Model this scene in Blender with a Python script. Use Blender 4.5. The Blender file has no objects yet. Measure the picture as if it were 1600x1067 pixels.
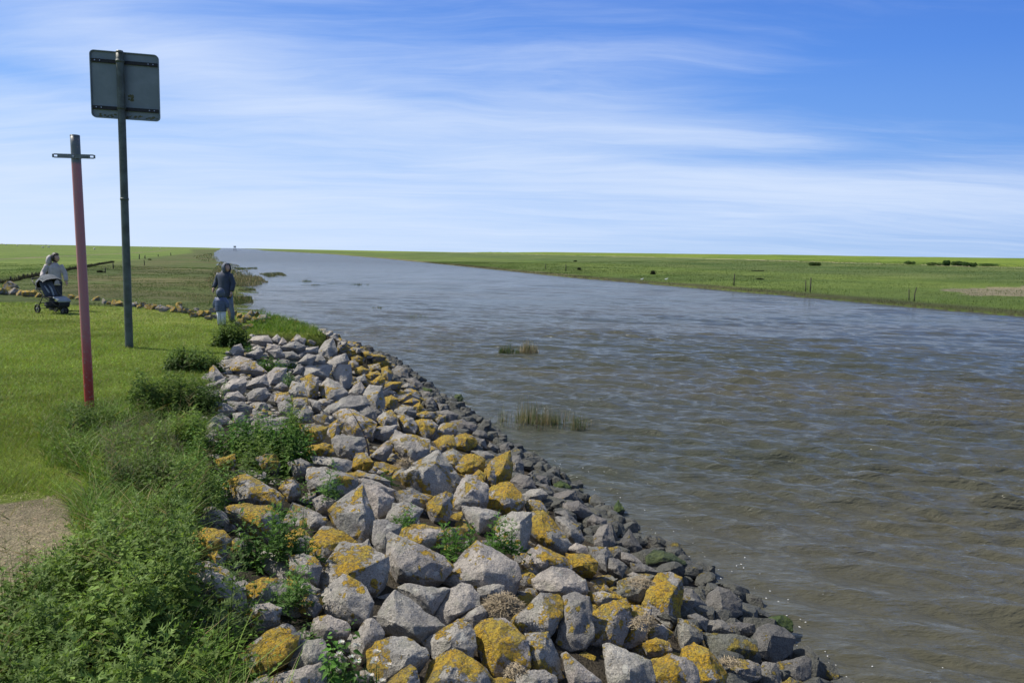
import bpy, bmesh, math, random
import numpy as np
from mathutils import Vector, Matrix, noise
random.seed(7); RNG = np.random.default_rng(7)
SC = bpy.context.scene; COL = SC.collection
# ---------------------------------------------------------------- camera, sky, sun, exposure
FPX = 1156.0; CAM = Vector((0, 0, 2.1)); PITCH = math.radians(6.81); ROLL = 0.018
FWD = Vector((0, math.cos(PITCH), -math.sin(PITCH))); UP0 = Vector((0, math.sin(PITCH), math.cos(PITCH)))
RIGHT = (Vector((1, 0, 0)) * math.cos(ROLL) + UP0 * math.sin(ROLL)).normalized()
UPV = RIGHT.cross(FWD).normalized()
cd = bpy.data.cameras.new('camera'); cam = bpy.data.objects.new('camera', cd); COL.objects.link(cam)
cd.sensor_width = 36; cd.lens = FPX / 1600 * 36; cd.clip_start = 0.05; cd.clip_end = 30000
M = Matrix((RIGHT, UPV, -FWD)).transposed().to_4x4(); M.translation = CAM; cam.matrix_world = M
SC.camera = cam
SUN_EL = math.radians(51); SUN_DIR = Vector((-math.cos(SUN_EL), 0.14, math.sin(SUN_EL))).normalized()
sl = bpy.data.lights.new('sun', 'SUN'); sl.energy = 5.0; sl.angle = math.radians(0.5); sl.color = (1, 0.94, 0.85)
so = bpy.data.objects.new('sun', sl); COL.objects.link(so); so.rotation_euler = SUN_DIR.to_track_quat('Z', 'Y').to_euler()
SC.view_settings.view_transform = 'Standard'; SC.view_settings.look = 'None'; SC.view_settings.exposure = 0.22; SC.view_settings.gamma = 1
SC.cycles.max_bounces = 6; SC.cycles.transparent_max_bounces = 4
SC.cycles.use_denoising = True

class NT:
    """small node helper"""
    def __init__(s, t): s.t = t; t.nodes.clear()
    def n(s, typ, **kw):
        nd = s.t.nodes.new(typ); ins = kw.pop('i', {})
        for k, v in kw.items(): setattr(nd, k, v)
        for k, v in ins.items():
            if hasattr(v, 'is_output'): s.t.links.new(v, nd.inputs[k])
            else: nd.inputs[k].default_value = v
        return nd
    def math(s, op, a, b=None, c=None, clamp=False):
        d = {0: a}
        if b is not None: d[1] = b
        if c is not None: d[2] = c
        return s.n('ShaderNodeMath', operation=op, use_clamp=clamp, i=d).outputs[0]
    def mix(s, f, a, b, bt='MIX'):
        nd = s.n('ShaderNodeMix', data_type='RGBA', blend_type=bt, i={0: f, 6: a, 7: b}); return nd.outputs[2]
    def noise(s, vec, scale, detail=4, rough=.55, dist=0, out=0):
        return s.n('ShaderNodeTexNoise', i={'Vector': vec, 'Scale': scale, 'Detail': detail, 'Roughness': rough, 'Distortion': dist}).outputs[out]
    def ramp(s, f, pts, interp='LINEAR'):
        nd = s.n('ShaderNodeValToRGB', i={0: f}); cr = nd.color_ramp; cr.interpolation = interp
        while len(cr.elements) < len(pts): cr.elements.new(0.5)
        for e, (p, c) in zip(cr.elements, pts):
            e.position = p; e.color = c if len(c) == 4 else (*c, 1)
        return nd.outputs[0]
    def mr(s, v, a, b, c=0, d=1, smooth=True):
        return s.n('ShaderNodeMapRange', interpolation_type='SMOOTHSTEP' if smooth else 'LINEAR', i={0: v, 1: a, 2: b, 3: c, 4: d}).outputs[0]
    def map(s, vec, loc=(0, 0, 0), rot=(0, 0, 0), scl=(1, 1, 1)):
        return s.n('ShaderNodeMapping', i={0: vec, 1: loc, 2: rot, 3: scl}).outputs[0]
    def bsdf(s, **kw):
        b = s.n('ShaderNodeBsdfPrincipled', i=kw); o = s.n('ShaderNodeOutputMaterial', i={0: b.outputs[0]}); return b

# sky: Nishita high up; low band a blue gradient with procedural cirrus laid on a cloud plane in the sky's own directions
W = bpy.data.worlds.new('World'); SC.world = W; W.use_nodes = True
w = NT(W.node_tree)
tc = w.n('ShaderNodeTexCoord').outputs['Generated']
sky = w.n('ShaderNodeTexSky', sky_type='NISHITA', sun_disc=False, sun_elevation=SUN_EL, sun_rotation=math.radians(-90), air_density=1.0, dust_density=1.0, ozone_density=1.5).outputs[0]
sky = w.mix(1.0, sky, (0.085, 0.08, 0.075, 1), 'MULTIPLY')
sx = w.n('ShaderNodeSeparateXYZ', i={0: tc}); X, Y, Z = sx.outputs
el = w.math('MAXIMUM', Z, 0.0)
az = w.math('ARCTAN2', X, Y)                       # 0 ahead, + to the right
grad = w.ramp(el, [(0, (.45, .59, .82)), (.05, (.36, .53, .84)), (.13, (.21, .405, .80)), (.24, (.12, .29, .74)), (.34, (.08, .215, .65)), (.6, (.07, .18, .5))])
left = w.mr(az, -0.75, 0.75, 1.40, 0.62, False)
grad = w.mix(1.0, grad, w.n('ShaderNodeCombineColor', i={0: left, 1: w.math('POWER', left, .65), 2: w.math('POWER', left, .3)}).outputs[0], 'MULTIPLY')
hi = w.mr(Z, 0.35, 0.8)
base = w.mix(hi, grad, sky)
# cloud plane coordinates
den = w.math('ADD', el, 0.10)
cp = w.n('ShaderNodeCombineXYZ', i={0: w.math('DIVIDE', X, den), 1: w.math('DIVIDE', Y, den), 2: 0.0}).outputs[0]
wp = w.noise(w.map(cp, scl=(.5, .5, 1)), 1.0, 3, .5, 0, 1)
cpw = w.n('ShaderNodeVectorMath', operation='MULTIPLY_ADD', i={0: wp, 1: (1.1, 1.1, 0), 2: cp}).outputs[0]
s1 = w.noise(w.map(cpw, rot=(0, 0, math.radians(28)), scl=(.32, 1.05, 1)), 1.1, 8, .62, .25)
s2 = w.noise(w.map(cpw, loc=(5, 3, 0), rot=(0, 0, math.radians(14)), scl=(.55, 2.6, 1)), 1.6, 9, .66, .4)
big = w.noise(w.map(cp, loc=(2.3, 1.1, 0), rot=(0, 0, math.radians(30)), scl=(.22, .5, 1)), 1.0, 3, .5)
st = w.math('ADD', w.math('MULTIPLY', s1, .6), w.math('MULTIPLY', s2, .4))
st = w.math('ADD', st, w.math('MULTIPLY', w.math('SUBTRACT', big, .5), .35))
def blob(a0, e0, ra, re, tilt=0.0):
    """soft patch in azimuth/elevation of the sky"""
    da = w.math('SUBTRACT', az, a0); de = w.math('SUBTRACT', el, e0)
    de = w.math('MULTIPLY_ADD', da, tilt, de)
    q = w.math('ADD', w.math('POWER', w.math('DIVIDE', da, ra), 2), w.math('POWER', w.math('DIVIDE', de, re), 2))
    return w.math('EXPONENT', w.math('MULTIPLY', q, -1))
cov = w.math('MULTIPLY', blob(-.55, .10, .55, .085, 0.05), .26)
for (a, e, ra, re, t, k) in [(-.45, .23, .26, .045, .22, .20), (-.05, .15, .35, .035, .10, .15), (.15, .17, .36, .028, .10, .16), (.45, .085, .42, .032, .05, .27), (.28, .145, .16, .018, .06, .15),
                             (.0, .05, .9, .045, 0, .16), (.12, .23, .30, .03, .0, .04), (.33, .125, .17, .014, .05, -.20), (.6, .20, .30, .08, 0, -.26), (-.60, .185, .10, .012, .05, -.16),
                             (-.15, .195, .16, .014, .05, -.08), (.05, .285, .5, .04, 0, -.05)]:
    cov = w.math('ADD', cov, w.math('MULTIPLY', blob(a, e, ra, re, t), k))
cl = w.mr(w.math('ADD', w.math('ADD', st, cov), .07), .42, 1.12)
cl = w.math('MULTIPLY', w.math('POWER', cl, .9), .86)
ccol = w.mix(w.mr(el, 0, .3), (.60, .70, .87, 1), (.62, .71, .88, 1))
out = w.mix(cl, base, ccol)
bg = w.n('ShaderNodeBackground', i={0: out, 1: 1.0}); w.n('ShaderNodeOutputWorld', i={0: bg.outputs[0]})

# ---------------------------------------------------------------- projection helpers
def ray(px, py):
    d = FWD + (RIGHT * (px - 800) + UPV * (533.5 - py)) / FPX
    return d
def proj(p):
    v = Vector(p) - CAM; dz = v.dot(FWD)
    if dz <= 0.01: return (-9999, -9999)
    return (800 + v.dot(RIGHT) / dz * FPX, 533.5 - v.dot(UPV) / dz * FPX)
def atz(px, py, z):
    d = ray(px, py); t = (z - CAM.z) / d.z; p = CAM + d * t; return (p.x, p.y)
WZ = -1.3                                               # water level
# left waterline, as x(y)
_w = [(2.9, 2.0), (2.8, 4.5)] + [atz(a, b, WZ) for a, b in [(1290, 1067), (1150, 940), (1070, 880), (980, 830), (870, 750), (800, 702), (720, 642), (650, 592)]] + \
     [(-3.6, 22.5), (-5.2, 26), (-8.3, 30), (-11, 35), (-14.5, 43), (-17.5, 52), (-22, 63), (-27, 80), (-36, 100), (-58, 150), (-88, 222), (-200, 500), (-395, 1000), (-900, 2300), (-9000, 23000)]
WY = np.array([p[1] for p in _w]); WX = np.array([p[0] for p in _w])
_r = [(60, -20), (45, 20)] + [atz(a, b, WZ) for a, b in [(1600, 495), (1450, 482), (1300, 468.5), (1100, 451), (900, 434.5), (700, 414), (600, 404.3), (520, 397.5)]] + [(-420, 1250), (-900, 2600), (-9000, 24000)]
RY = np.array([p[1] for p in _r]); RX = np.array([p[0] for p in _r])
_c = [(-1.3, 0), (-1.25, 2.2)] + [atz(a, b, 0) for a, b in [(340, 1067), (275, 950), (270, 880), (285, 820), (310, 740), (312, 700), (305, 640), (308, 600), (345, 555), (380, 532), (392, 521)]] + \
     [(-4.7, 17.9), (-5.3, 19.5), (-6.9, 22), (-8.6, 24.2), (-30, 26)]
CY = np.array([p[1] for p in _c]); CX = np.array([p[0] for p in _c])
CYm = np.maximum.accumulate(CY + np.arange(len(CY)) * 1e-3)
SIN = math.sin(math.radians(26)); COS = math.cos(math.radians(26))
def smooth(x, a, b): t = np.clip((x - a) / (b - a), 0, 1); return t * t * (3 - 2 * t)
def vnoise(x, y, s, seed=0):
    """cheap smooth value noise from a hashed lattice"""
    x = x / s + 100 + seed * 17.3; y = y / s + 100 + seed * 9.1
    xi = np.floor(x); yi = np.floor(y); fx = x - xi; fy = y - yi; fx = fx * fx * (3 - 2 * fx); fy = fy * fy * (3 - 2 * fy)
    def h(a, b):
        v = np.sin(a * 127.1 + b * 311.7 + seed * 74.7) * 43758.5453; return v - np.floor(v)
    return (h(xi, yi) * (1 - fx) + h(xi + 1, yi) * fx) * (1 - fy) + (h(xi, yi + 1) * (1 - fx) + h(xi + 1, yi + 1) * fx) * fy
def rowline(x): return 24.2 + (-8.6 - x) * 0.61          # far edge of the lawn (orange stone row)
def height(x, y):
    x = np.asarray(x, float); y = np.asarray(y, float)
    cx = np.interp(y, CYm, CX); wx = np.interp(y, WY, WX); rx = np.interp(y, RY, RX)
    lawn = 0.013 * np.clip(-x - 4, 0, 40) + 0.05 * (vnoise(x, y, 3.1) - .5) + 0.03 * (vnoise(x, y, 1.1, 2) - .5) - 0.04
    t = (x - cx) / np.maximum(wx - cx, .5)
    bank = np.where(t < 0, lawn, np.where(t < 1, lawn + (WZ - lawn) * (0.12 * t + .88 * t ** 1.25), WZ - (t - 1) * 1.1))
    bank = bank - .0 * t
    row = lawn - np.clip((y - rowline(x)) / 2.2, 0, 1) * 1.05
    marsh = -1.02 + 0.10 * (vnoise(x, y, 9, 4) - .5) + .10 * (vnoise(x, y, 2.5, 5) - .5) - smooth(x, wx - 7, wx + .5) * .33 - np.clip(x - wx, 0, 1.5) * .5
    far = np.hypot(x, y)
    marsh = marsh + smooth(-x + wx, 60, 220) * 1.6 * smooth(far, 90, 200) + smooth(-x + wx, 150, 420) * 2.3 * (1 - smooth(far, 900, 1600))
    p = np.minimum(bank, row)
    inside = (y < rowline(x) + 2.2) | (y < 25)
    left = np.where(y < 17, bank, np.where(inside, np.maximum(p, np.where(x < wx - .3, marsh, -9)), marsh))
    left = np.maximum(left, -2.4)
    e = (x - rx) * COS
    prof = np.interp(e, [-10, -1.5, -.25, .15, 1.5, 5, 28, 33, 50, 93, 97, 130, 165, 230, 900], [-2.4, -1.9, -1.42, -1.12, -1.0, -.92, -.72, -.45, -.05, .8, .85, 2.1, 3.3, 3.5, 3.4])
    n = .09 * (vnoise(x, y, 14, 6) - .5) + .10 * (vnoise(x, y, 4.5, 7) - .5) * smooth(e, 0, 6)
    drop = smooth(far, 620, 760)
    right = prof + n + smooth(e, 20, 90) * .004 * np.clip(y - 120, 0, 150) * (e < 130) + smooth(e, 150, 260) * 1.0 * (vnoise(x, y, 60, 8) - .4)
    right = right * (1 - drop) + np.minimum(right, -.4) * drop
    ins = smooth(e, -.3, .3)
    z = np.where(e > -12, np.maximum(right, -2.4), left)
    mid = (x > wx) & (e <= 0)
    z = np.where(mid, np.maximum(np.where(x > wx, left, -9), np.where(e > -12, right, -9)), z)
    return z
def ground(px, py, dz=0.0):
    d = ray(px, py); ts = np.geomspace(1.5, 3000, 900)
    P = np.array(CAM)[None] + np.array(d)[None] * ts[:, None]
    f = P[:, 2] - height(P[:, 0], P[:, 1]) - dz
    i = np.argmax(f < 0)
    if f[i] >= 0: i = len(ts) - 1
    a, b = ts[max(i - 1, 0)], ts[i]
    for _ in range(25):
        m = (a + b) / 2; p = CAM + d * m
        if p.z - float(height(p.x, p.y)) - dz < 0: b = m
        else: a = m
    return CAM + d * ((a + b) / 2)
def hz(x, y): return float(height(x, y))

# ---------------------------------------------------------------- object helpers
def tag(o, label=None, cat=None, group=None, kind=None):
    if label: o['label'] = label
    if cat: o['category'] = cat
    if group: o['group'] = group
    if kind: o['kind'] = kind
    return o
def link(name, me, mat=None, parent=None, loc=None):
    o = bpy.data.objects.new(name, me); COL.objects.link(o)
    if mat is not None and me is not None:
        me.materials.append(mat)
    if loc is not None: o.location = loc
    if parent is not None: o.parent = parent
    return o
def empty(name, loc, rz=0.0):
    o = bpy.data.objects.new(name, None); COL.objects.link(o); o.location = loc; o.rotation_euler = (0, 0, rz); o.empty_display_size = .2
    return o
def npmesh(name, V, F, cols=None, smooth_=True):
    """V (n,3); F (m,k) same k; cols (n,4) vertex colours"""
    me = bpy.data.meshes.new(name); V = np.asarray(V, np.float32); F = np.asarray(F, np.int32)
    m, k = F.shape
    me.vertices.add(len(V)); me.vertices.foreach_set('co', V.ravel())
    me.loops.add(m * k); me.loops.foreach_set('vertex_index', F.ravel())
    me.polygons.add(m); me.polygons.foreach_set('loop_start', np.arange(0, m * k, k, dtype=np.int32)); me.polygons.foreach_set('loop_total', np.full(m, k, np.int32))
    me.polygons.foreach_set('use_smooth', np.full(m, smooth_))
    if cols is not None:
        a = me.color_attributes.new('Col', 'FLOAT_COLOR', 'POINT'); a.data.foreach_set('color', np.asarray(cols, np.float32).ravel())
    me.update(); me.validate(); return me
def bmobj(name, bm, mat, parent=None, loc=None, smooth_=False):
    me = bpy.data.meshes.new(name); bm.normal_update(); bm.to_mesh(me); bm.free()
    if smooth_: me.polygons.foreach_set('use_smooth', [True] * len(me.polygons))
    return link(name, me, mat, parent, loc)
def tube(bm, pts, rads, seg=10, cap=True):
    """swept tube through points"""
    rings = []; n = len(pts); pts = [Vector(p) for p in pts]
    if not hasattr(rads, '__len__'): rads = [rads] * n
    for i, p in enumerate(pts):
        t = (pts[min(i + 1, n - 1)] - pts[max(i - 1, 0)]).normalized()
        a = t.orthogonal() if i == 0 else (pa - t * pa.dot(t))
        a.normalize(); pa = a; b = t.cross(a)
        rings.append([bm.verts.new(p + (a * math.cos(2 * math.pi * k / seg) + b * math.sin(2 * math.pi * k / seg)) * rads[i]) for k in range(seg)])
    for i in range(n - 1):
        for k in range(seg): bm.faces.new((rings[i][k], rings[i][(k + 1) % seg], rings[i + 1][(k + 1) % seg], rings[i + 1][k]))
    if cap:
        bm.faces.new(rings[0][::-1]); bm.faces.new(rings[-1])
def box(bm, c, s, rot=None, bev=0.0):
    r = bmesh.ops.create_cube(bm, size=1.0); vs = r['verts']
    for v in vs:
        v.co = Vector((v.co.x * s[0], v.co.y * s[1], v.co.z * s[2]))
    if bev:
        es = list({e for v in vs for e in v.link_edges}); rr = bmesh.ops.bevel(bm, geom=es, offset=bev, segments=2, affect='EDGES'); vs = list({v for f in rr['faces'] for v in f.verts} | {v for v in vs if v.is_valid})
    for v in vs:
        if rot is not None: v.co = rot @ v.co
        v.co += Vector(c)
    return vs

# ---------------------------------------------------------------- materials
def mat(name): m = bpy.data.materials.new(name); m.use_nodes = True; return m, NT(m.node_tree)
def simple(name, col, rough=.6, metal=0.0, var=.25, scale=8.0, bump=.15, bscale=60.0, col2=None):
    m, t = mat(name); oc = t.n('ShaderNodeTexCoord').outputs['Object']
    n1 = t.noise(oc, scale, 6, .6); c2 = col2 if col2 else tuple(c * (1 - var) for c in col)
    c = t.mix(t.mr(n1, .35, .65), (*col, 1), (*c2, 1))
    b = t.bsdf(**{'Base Color': c, 'Roughness': rough, 'Metallic': metal})
    if bump:
        bn = t.n('ShaderNodeBump', i={'Strength': bump, 'Distance': .01, 'Height': t.noise(oc, bscale, 4)}); t.t.links.new(bn.outputs[0], b.inputs['Normal'])
    return m

def leafmat(name, rough=.5, trans=.35, spec=.3):
    """colour comes from the per-leaf colour attribute (the leaf's own tint)"""
    m, t = mat(name)
    c = t.n('ShaderNodeAttribute', attribute_name='Col').outputs[0]
    nz = t.noise(t.n('ShaderNodeNewGeometry').outputs['Position'], 25, 3)
    c = t.mix(1.0, c, t.ramp(nz, [(.3, (.75, .75, .75)), (.7, (1.25, 1.25, 1.25))]), 'MULTIPLY')
    b = t.n('ShaderNodeBsdfPrincipled', i={'Base Color': c, 'Roughness': rough, 'Specular IOR Level': spec})
    tr = t.n('ShaderNodeBsdfTranslucent', i={0: t.mix(1.0, c, (1.2, 1.25, .6, 1), 'MULTIPLY')})
    mx = t.n('ShaderNodeMixShader', i={0: trans, 1: b.outputs[0], 2: tr.outputs[0]})
    t.n('ShaderNodeOutputMaterial', i={0: mx.outputs[0]}); return m
M_LEAF = leafmat('leaf', .6, .35, .15); M_GRASS = leafmat('grass_blade', .55, .3, .25); M_STRAW = leafmat('straw', .8, .15, .1)

def groundmat():
    m, t = mat('ground_cover')
    pos = t.n('ShaderNodeNewGeometry').outputs['Position']
    c = t.n('ShaderNodeAttribute', attribute_name='Col').outputs[0]
    n0 = t.noise(pos, .12, 5, .6); n1 = t.noise(pos, .9, 6, .65); n2 = t.noise(pos, 9, 5, .7); n3 = t.noise(pos, 70, 3, .6)
    far = t.noise(t.map(pos, scl=(.02, .05, 1)), 1.0, 6, .6)
    f = t.math('ADD', t.math('MULTIPLY', n0, .3), t.math('ADD', t.math('MULTIPLY', n1, .35), t.math('MULTIPLY', n2, .35)))
    c = t.mix(1.0, c, t.ramp(f, [(.36, (.55, .58, .5)), (.5, (1, 1, 1)), (.64, (1.45, 1.35, 1.3))]), 'MULTIPLY')
    c = t.mix(1.0, c, t.ramp(far, [(.35, (.78, .85, .8)), (.65, (1.22, 1.15, 1.1))]), 'MULTIPLY')
    c = t.mix(1.0, c, t.ramp(n3, [(.35, (.6, .6, .6)), (.65, (1.35, 1.3, 1.3))]), 'MULTIPLY')
    b = t.bsdf(**{'Base Color': c, 'Roughness': .95, 'Specular IOR Level': .1})
    h = t.math('ADD', t.math('MULTIPLY', n2, .6), t.math('MULTIPLY', n3, .25))
    h = t.math('ADD', h, t.math('MULTIPLY', n1, 1.2))
    bn = t.n('ShaderNodeBump', i={'Strength': .9, 'Distance': .12, 'Height': h}); t.t.links.new(bn.outputs[0], b.inputs['Normal'])
    return m
M_GROUND = groundmat()

def rockmat():
    m, t = mat('granite')
    oc = t.n('ShaderNodeTexCoord').outputs['Object']; oi = t.n('ShaderNodeObjectInfo')
    pr = t.n('ShaderNodeSeparateColor', i={0: oi.outputs['Color']}); L, D, MS = pr.outputs; rnd = oi.outputs['Random']
    v = t.n('ShaderNodeVectorMath', operation='ADD', i={0: oc, 1: t.n('ShaderNodeCombineXYZ', i={0: t.math('MULTIPLY', rnd, 60), 1: t.math('MULTIPLY', rnd, 31), 2: t.math('MULTIPLY', rnd, 17)}).outputs[0]}).outputs[0]
    nrm = t.n('ShaderNodeSeparateXYZ', i={0: t.n('ShaderNodeNewGeometry').outputs['Normal']}).outputs
    # granite: light grey to pinkish grey body with dark and pale grains
    body = t.mix(t.math('FRACT', t.math('MULTIPLY', rnd, 7.3)), (.37, .355, .315, 1), (.40, .36, .32, 1))
    body = t.mix(t.mr(t.math('FRACT', t.math('MULTIPLY', rnd, 3.7)), .5, 1), body, (.28, .27, .25, 1))
    patch = t.noise(v, 3.0, 7, .65)
    body = t.mix(1.0, body, t.ramp(patch, [(.3, (.62, .62, .64)), (.5, (.95, .95, .95)), (.68, (1.18, 1.16, 1.13))]), 'MULTIPLY')
    g1 = t.noise(v, 95, 3, .7); g2 = t.n('ShaderNodeTexVoronoi', i={'Vector': v, 'Scale': 130.0}).outputs['Color']
    g2 = t.n('ShaderNodeSeparateColor', i={0: g2}).outputs[0]
    body = t.mix(1.0, body, t.ramp(g1, [(.34, (.68, .68, .68)), (.5, (1, 1, 1)), (.66, (1.25, 1.24, 1.22))]), 'MULTIPLY')
    body = t.mix(1.0, body, t.ramp(g2, [(0, (.66, .66, .66)), (.25, (.95, .95, .95)), (.9, (1.05, 1.05, 1.05)), (1, (1.35, 1.33, 1.3))]), 'MULTIPLY')
    # grey-green crust patches
    cr = t.mr(t.noise(v, 6.5, 6, .6, .3), .52, .62)
    body = t.mix(t.math('MULTIPLY', cr, .35), body, (.20, .21, .16, 1))
    wv = t.n('ShaderNodeVectorMath', operation='MULTIPLY_ADD', i={0: t.noise(v, 12, 4, .6, 0, 1), 1: (.09, .09, .09), 2: v}).outputs[0]
    vs = t.n('ShaderNodeTexVoronoi', i={'Vector': wv, 'Scale': 9.0, 'Randomness': 1.0}); vr = t.n('ShaderNodeSeparateColor', i={0: vs.outputs['Color']}).outputs
    ws = t.math('MULTIPLY', t.mr(t.math('SUBTRACT', vs.outputs['Distance'], t.math('MULTIPLY', vr[0], .34)), .0, -.05), t.mr(vr[1], .45, .5))
    body = t.mix(t.math('MULTIPLY', ws, .55), body, (.50, .50, .44, 1))
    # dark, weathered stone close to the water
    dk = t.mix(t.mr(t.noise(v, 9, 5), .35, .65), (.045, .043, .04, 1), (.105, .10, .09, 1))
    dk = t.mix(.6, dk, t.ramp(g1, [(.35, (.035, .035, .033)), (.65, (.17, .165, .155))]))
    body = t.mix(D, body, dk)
    # yellow-orange lichen in ragged patches, more of it on open upper faces
    ln = t.math('ADD', t.math('MULTIPLY', t.noise(v, 4.6, 3, .5, .4), .58), t.math('MULTIPLY', t.noise(v, 24, 6, .75), .42))
    ln = t.math('ADD', ln, t.math('MULTIPLY', nrm[2], .045))
    ln = t.math('SUBTRACT', ln, t.math('MULTIPLY', nrm[0], .03))
    thr = t.mr(L, 0, 1, .655, .452, False)
    v2 = t.n('ShaderNodeTexVoronoi', i={'Vector': wv, 'Scale': 13.0}); v2c = t.n('ShaderNodeSeparateColor', i={0: v2.outputs['Color']}).outputs
    ros = t.math('MULTIPLY', t.mr(t.math('SUBTRACT', v2.outputs['Distance'], t.math('MULTIPLY', v2c[0], .46)), .0, -.05), t.mr(t.math('SUBTRACT', t.math('MULTIPLY', L, .8), v2c[1]), -.02, .02))
    lm = t.math('MULTIPLY', t.math('MAXIMUM', ros, t.mr(t.math('SUBTRACT', ln, thr), -.010, .016)), t.mr(t.noise(v, 55, 5, .8), .36, .44))
    lc = t.mix(t.mr(t.noise(v, 9, 5, .7), .38, .62), (.64, .39, .018, 1), (.58, .43, .05, 1))
    lc = t.mix(t.mr(t.noise(v, 40, 5, .75), .47, .62), lc, (.20, .135, .035, 1))
    lc = t.mix(t.math('MULTIPLY', t.mr(t.noise(v, 5, 4, .6), .52, .64), .45), lc, (.30, .26, .09, 1))
    lc = t.mix(t.math('MULTIPLY', D, .75), lc, (.27, .22, .055, 1))
    body = t.mix(t.math('MULTIPLY', lm, .93), body, lc)
    # green algae
    mc = t.mix(t.mr(t.noise(v, 12, 5), .4, .6), (.035, .06, .015, 1), (.07, .10, .02, 1))
    mm = t.math('MULTIPLY', MS, t.mr(t.math('ADD', t.noise(v, 5, 5), t.math('MULTIPLY', nrm[2], .25)), .38, .56))
    body = t.mix(mm, body, mc)
    b = t.bsdf(**{'Base Color': body, 'Roughness': t.math('SUBTRACT', .88, t.math('MULTIPLY', D, .2)), 'Specular IOR Level': .3})
    h = t.math('ADD', t.math('MULTIPLY', t.noise(v, 22, 8, .7), 1.0), t.math('MULTIPLY', g1, .25))
    h = t.math('ADD', h, t.math('MULTIPLY', lm, t.math('MULTIPLY', t.noise(v, 60, 5, .7), 1.6)))
    h = t.math('ADD', h, t.math('MULTIPLY', t.noise(v, 6, 5, .6), 1.5))
    bn = t.n('ShaderNodeBump', i={'Strength': .9, 'Distance': .04, 'Height': h}); t.t.links.new(bn.outputs[0], b.inputs['Normal'])
    return m
M_ROCK = rockmat()

def watermat():
    m, t = mat('river_water')
    pos = t.n('ShaderNodeNewGeometry').outputs['Position']
    rz = math.radians(22)
    a = t.noise(t.map(pos, rot=(0, 0, rz), scl=(1.1, 3.6, 1)), 1.0, 4, .55, .3)
    b_ = t.noise(t.map(pos, rot=(0, 0, rz * 1.2), scl=(4.0, 13.0, 1)), 1.0, 5, .62, .25)
    c_ = t.noise(t.map(pos, rot=(0, 0, -.1), scl=(18, 48, 1)), 1.0, 4, .6)
    big = t.noise(t.map(pos, rot=(0, 0, -math.radians(20)), scl=(.05, .16, 1)), 1.0, 4, .55)
    gust = t.noise(t.map(pos, rot=(0, 0, .2), scl=(.06, .22, 1)), 1.0, 6, .65)
    h = t.math('ADD', t.math('MULTIPLY', a, .9), t.math('ADD', t.math('MULTIPLY', b_, .44), t.math('MULTIPLY', c_, .09)))
    lane = t.noise(t.map(pos, rot=(0, 0, .12), scl=(.22, 1.3, 1)), 1.0, 5, .65)
    h = t.math('ADD', h, t.math('MULTIPLY', lane, .7))
    h = t.math('MULTIPLY', h, t.mr(gust, .35, .65, .55, 1.3, False))
    rg_ = t.n('ShaderNodeVectorMath', operation='LENGTH', i={0: pos}).outputs['Value']
    h = t.math('MULTIPLY', h, t.mr(rg_, 25, 350, 1.0, 3.2, False))
    bc = t.mix(t.mr(big, .35, .65), (.056, .060, .040, 1), (.074, .071, .047, 1))
    b = t.bsdf(**{'Base Color': bc, 'Roughness': t.mr(rg_, 12, 220, .09, .24, False), 'IOR': 1.33, 'Specular IOR Level': t.mr(rg_, 20, 200, .5, .46, False)})
    bn = t.n('ShaderNodeBump', i={'Strength': 1.0, 'Distance': .12, 'Height': h}); t.t.links.new(bn.outputs[0], b.inputs['Normal'])
    return m
M_WATER = watermat()
# ================================================================ STRUCTURE: ground sheet, water
def polar(radii, ang):
    A, R = np.meshgrid(ang, radii); x = (R * np.sin(A)).ravel(); y = (R * np.cos(A)).ravel()
    nr, na = len(radii), len(ang); i = np.arange((nr - 1) * (na - 1)); r = i // (na - 1); c = i % (na - 1)
    F = np.stack([r * na + c, r * na + c + 1, (r + 1) * na + c + 1, (r + 1) * na + c], 1)
    return x, y, F[:, ::-1]
DIRT = [(-60, 772), (60, 760), (128, 790), (135, 870), (85, 940), (-60, 960), (-200, 1000), (-200, 800)]
DIRT_W = np.array([atz(a, b, 0) for a, b in DIRT])
def inpoly(x, y, P):
    r = np.zeros(np.shape(x), bool); n = len(P)
    for i in range(n):
        x1, y1 = P[i]; x2, y2 = P[(i + 1) % n]
        c = ((y1 > y) != (y2 > y)) & (x < (x2 - x1) * (y - y1) / (y2 - y1 + 1e-12) + x1); r ^= c
    return r
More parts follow.
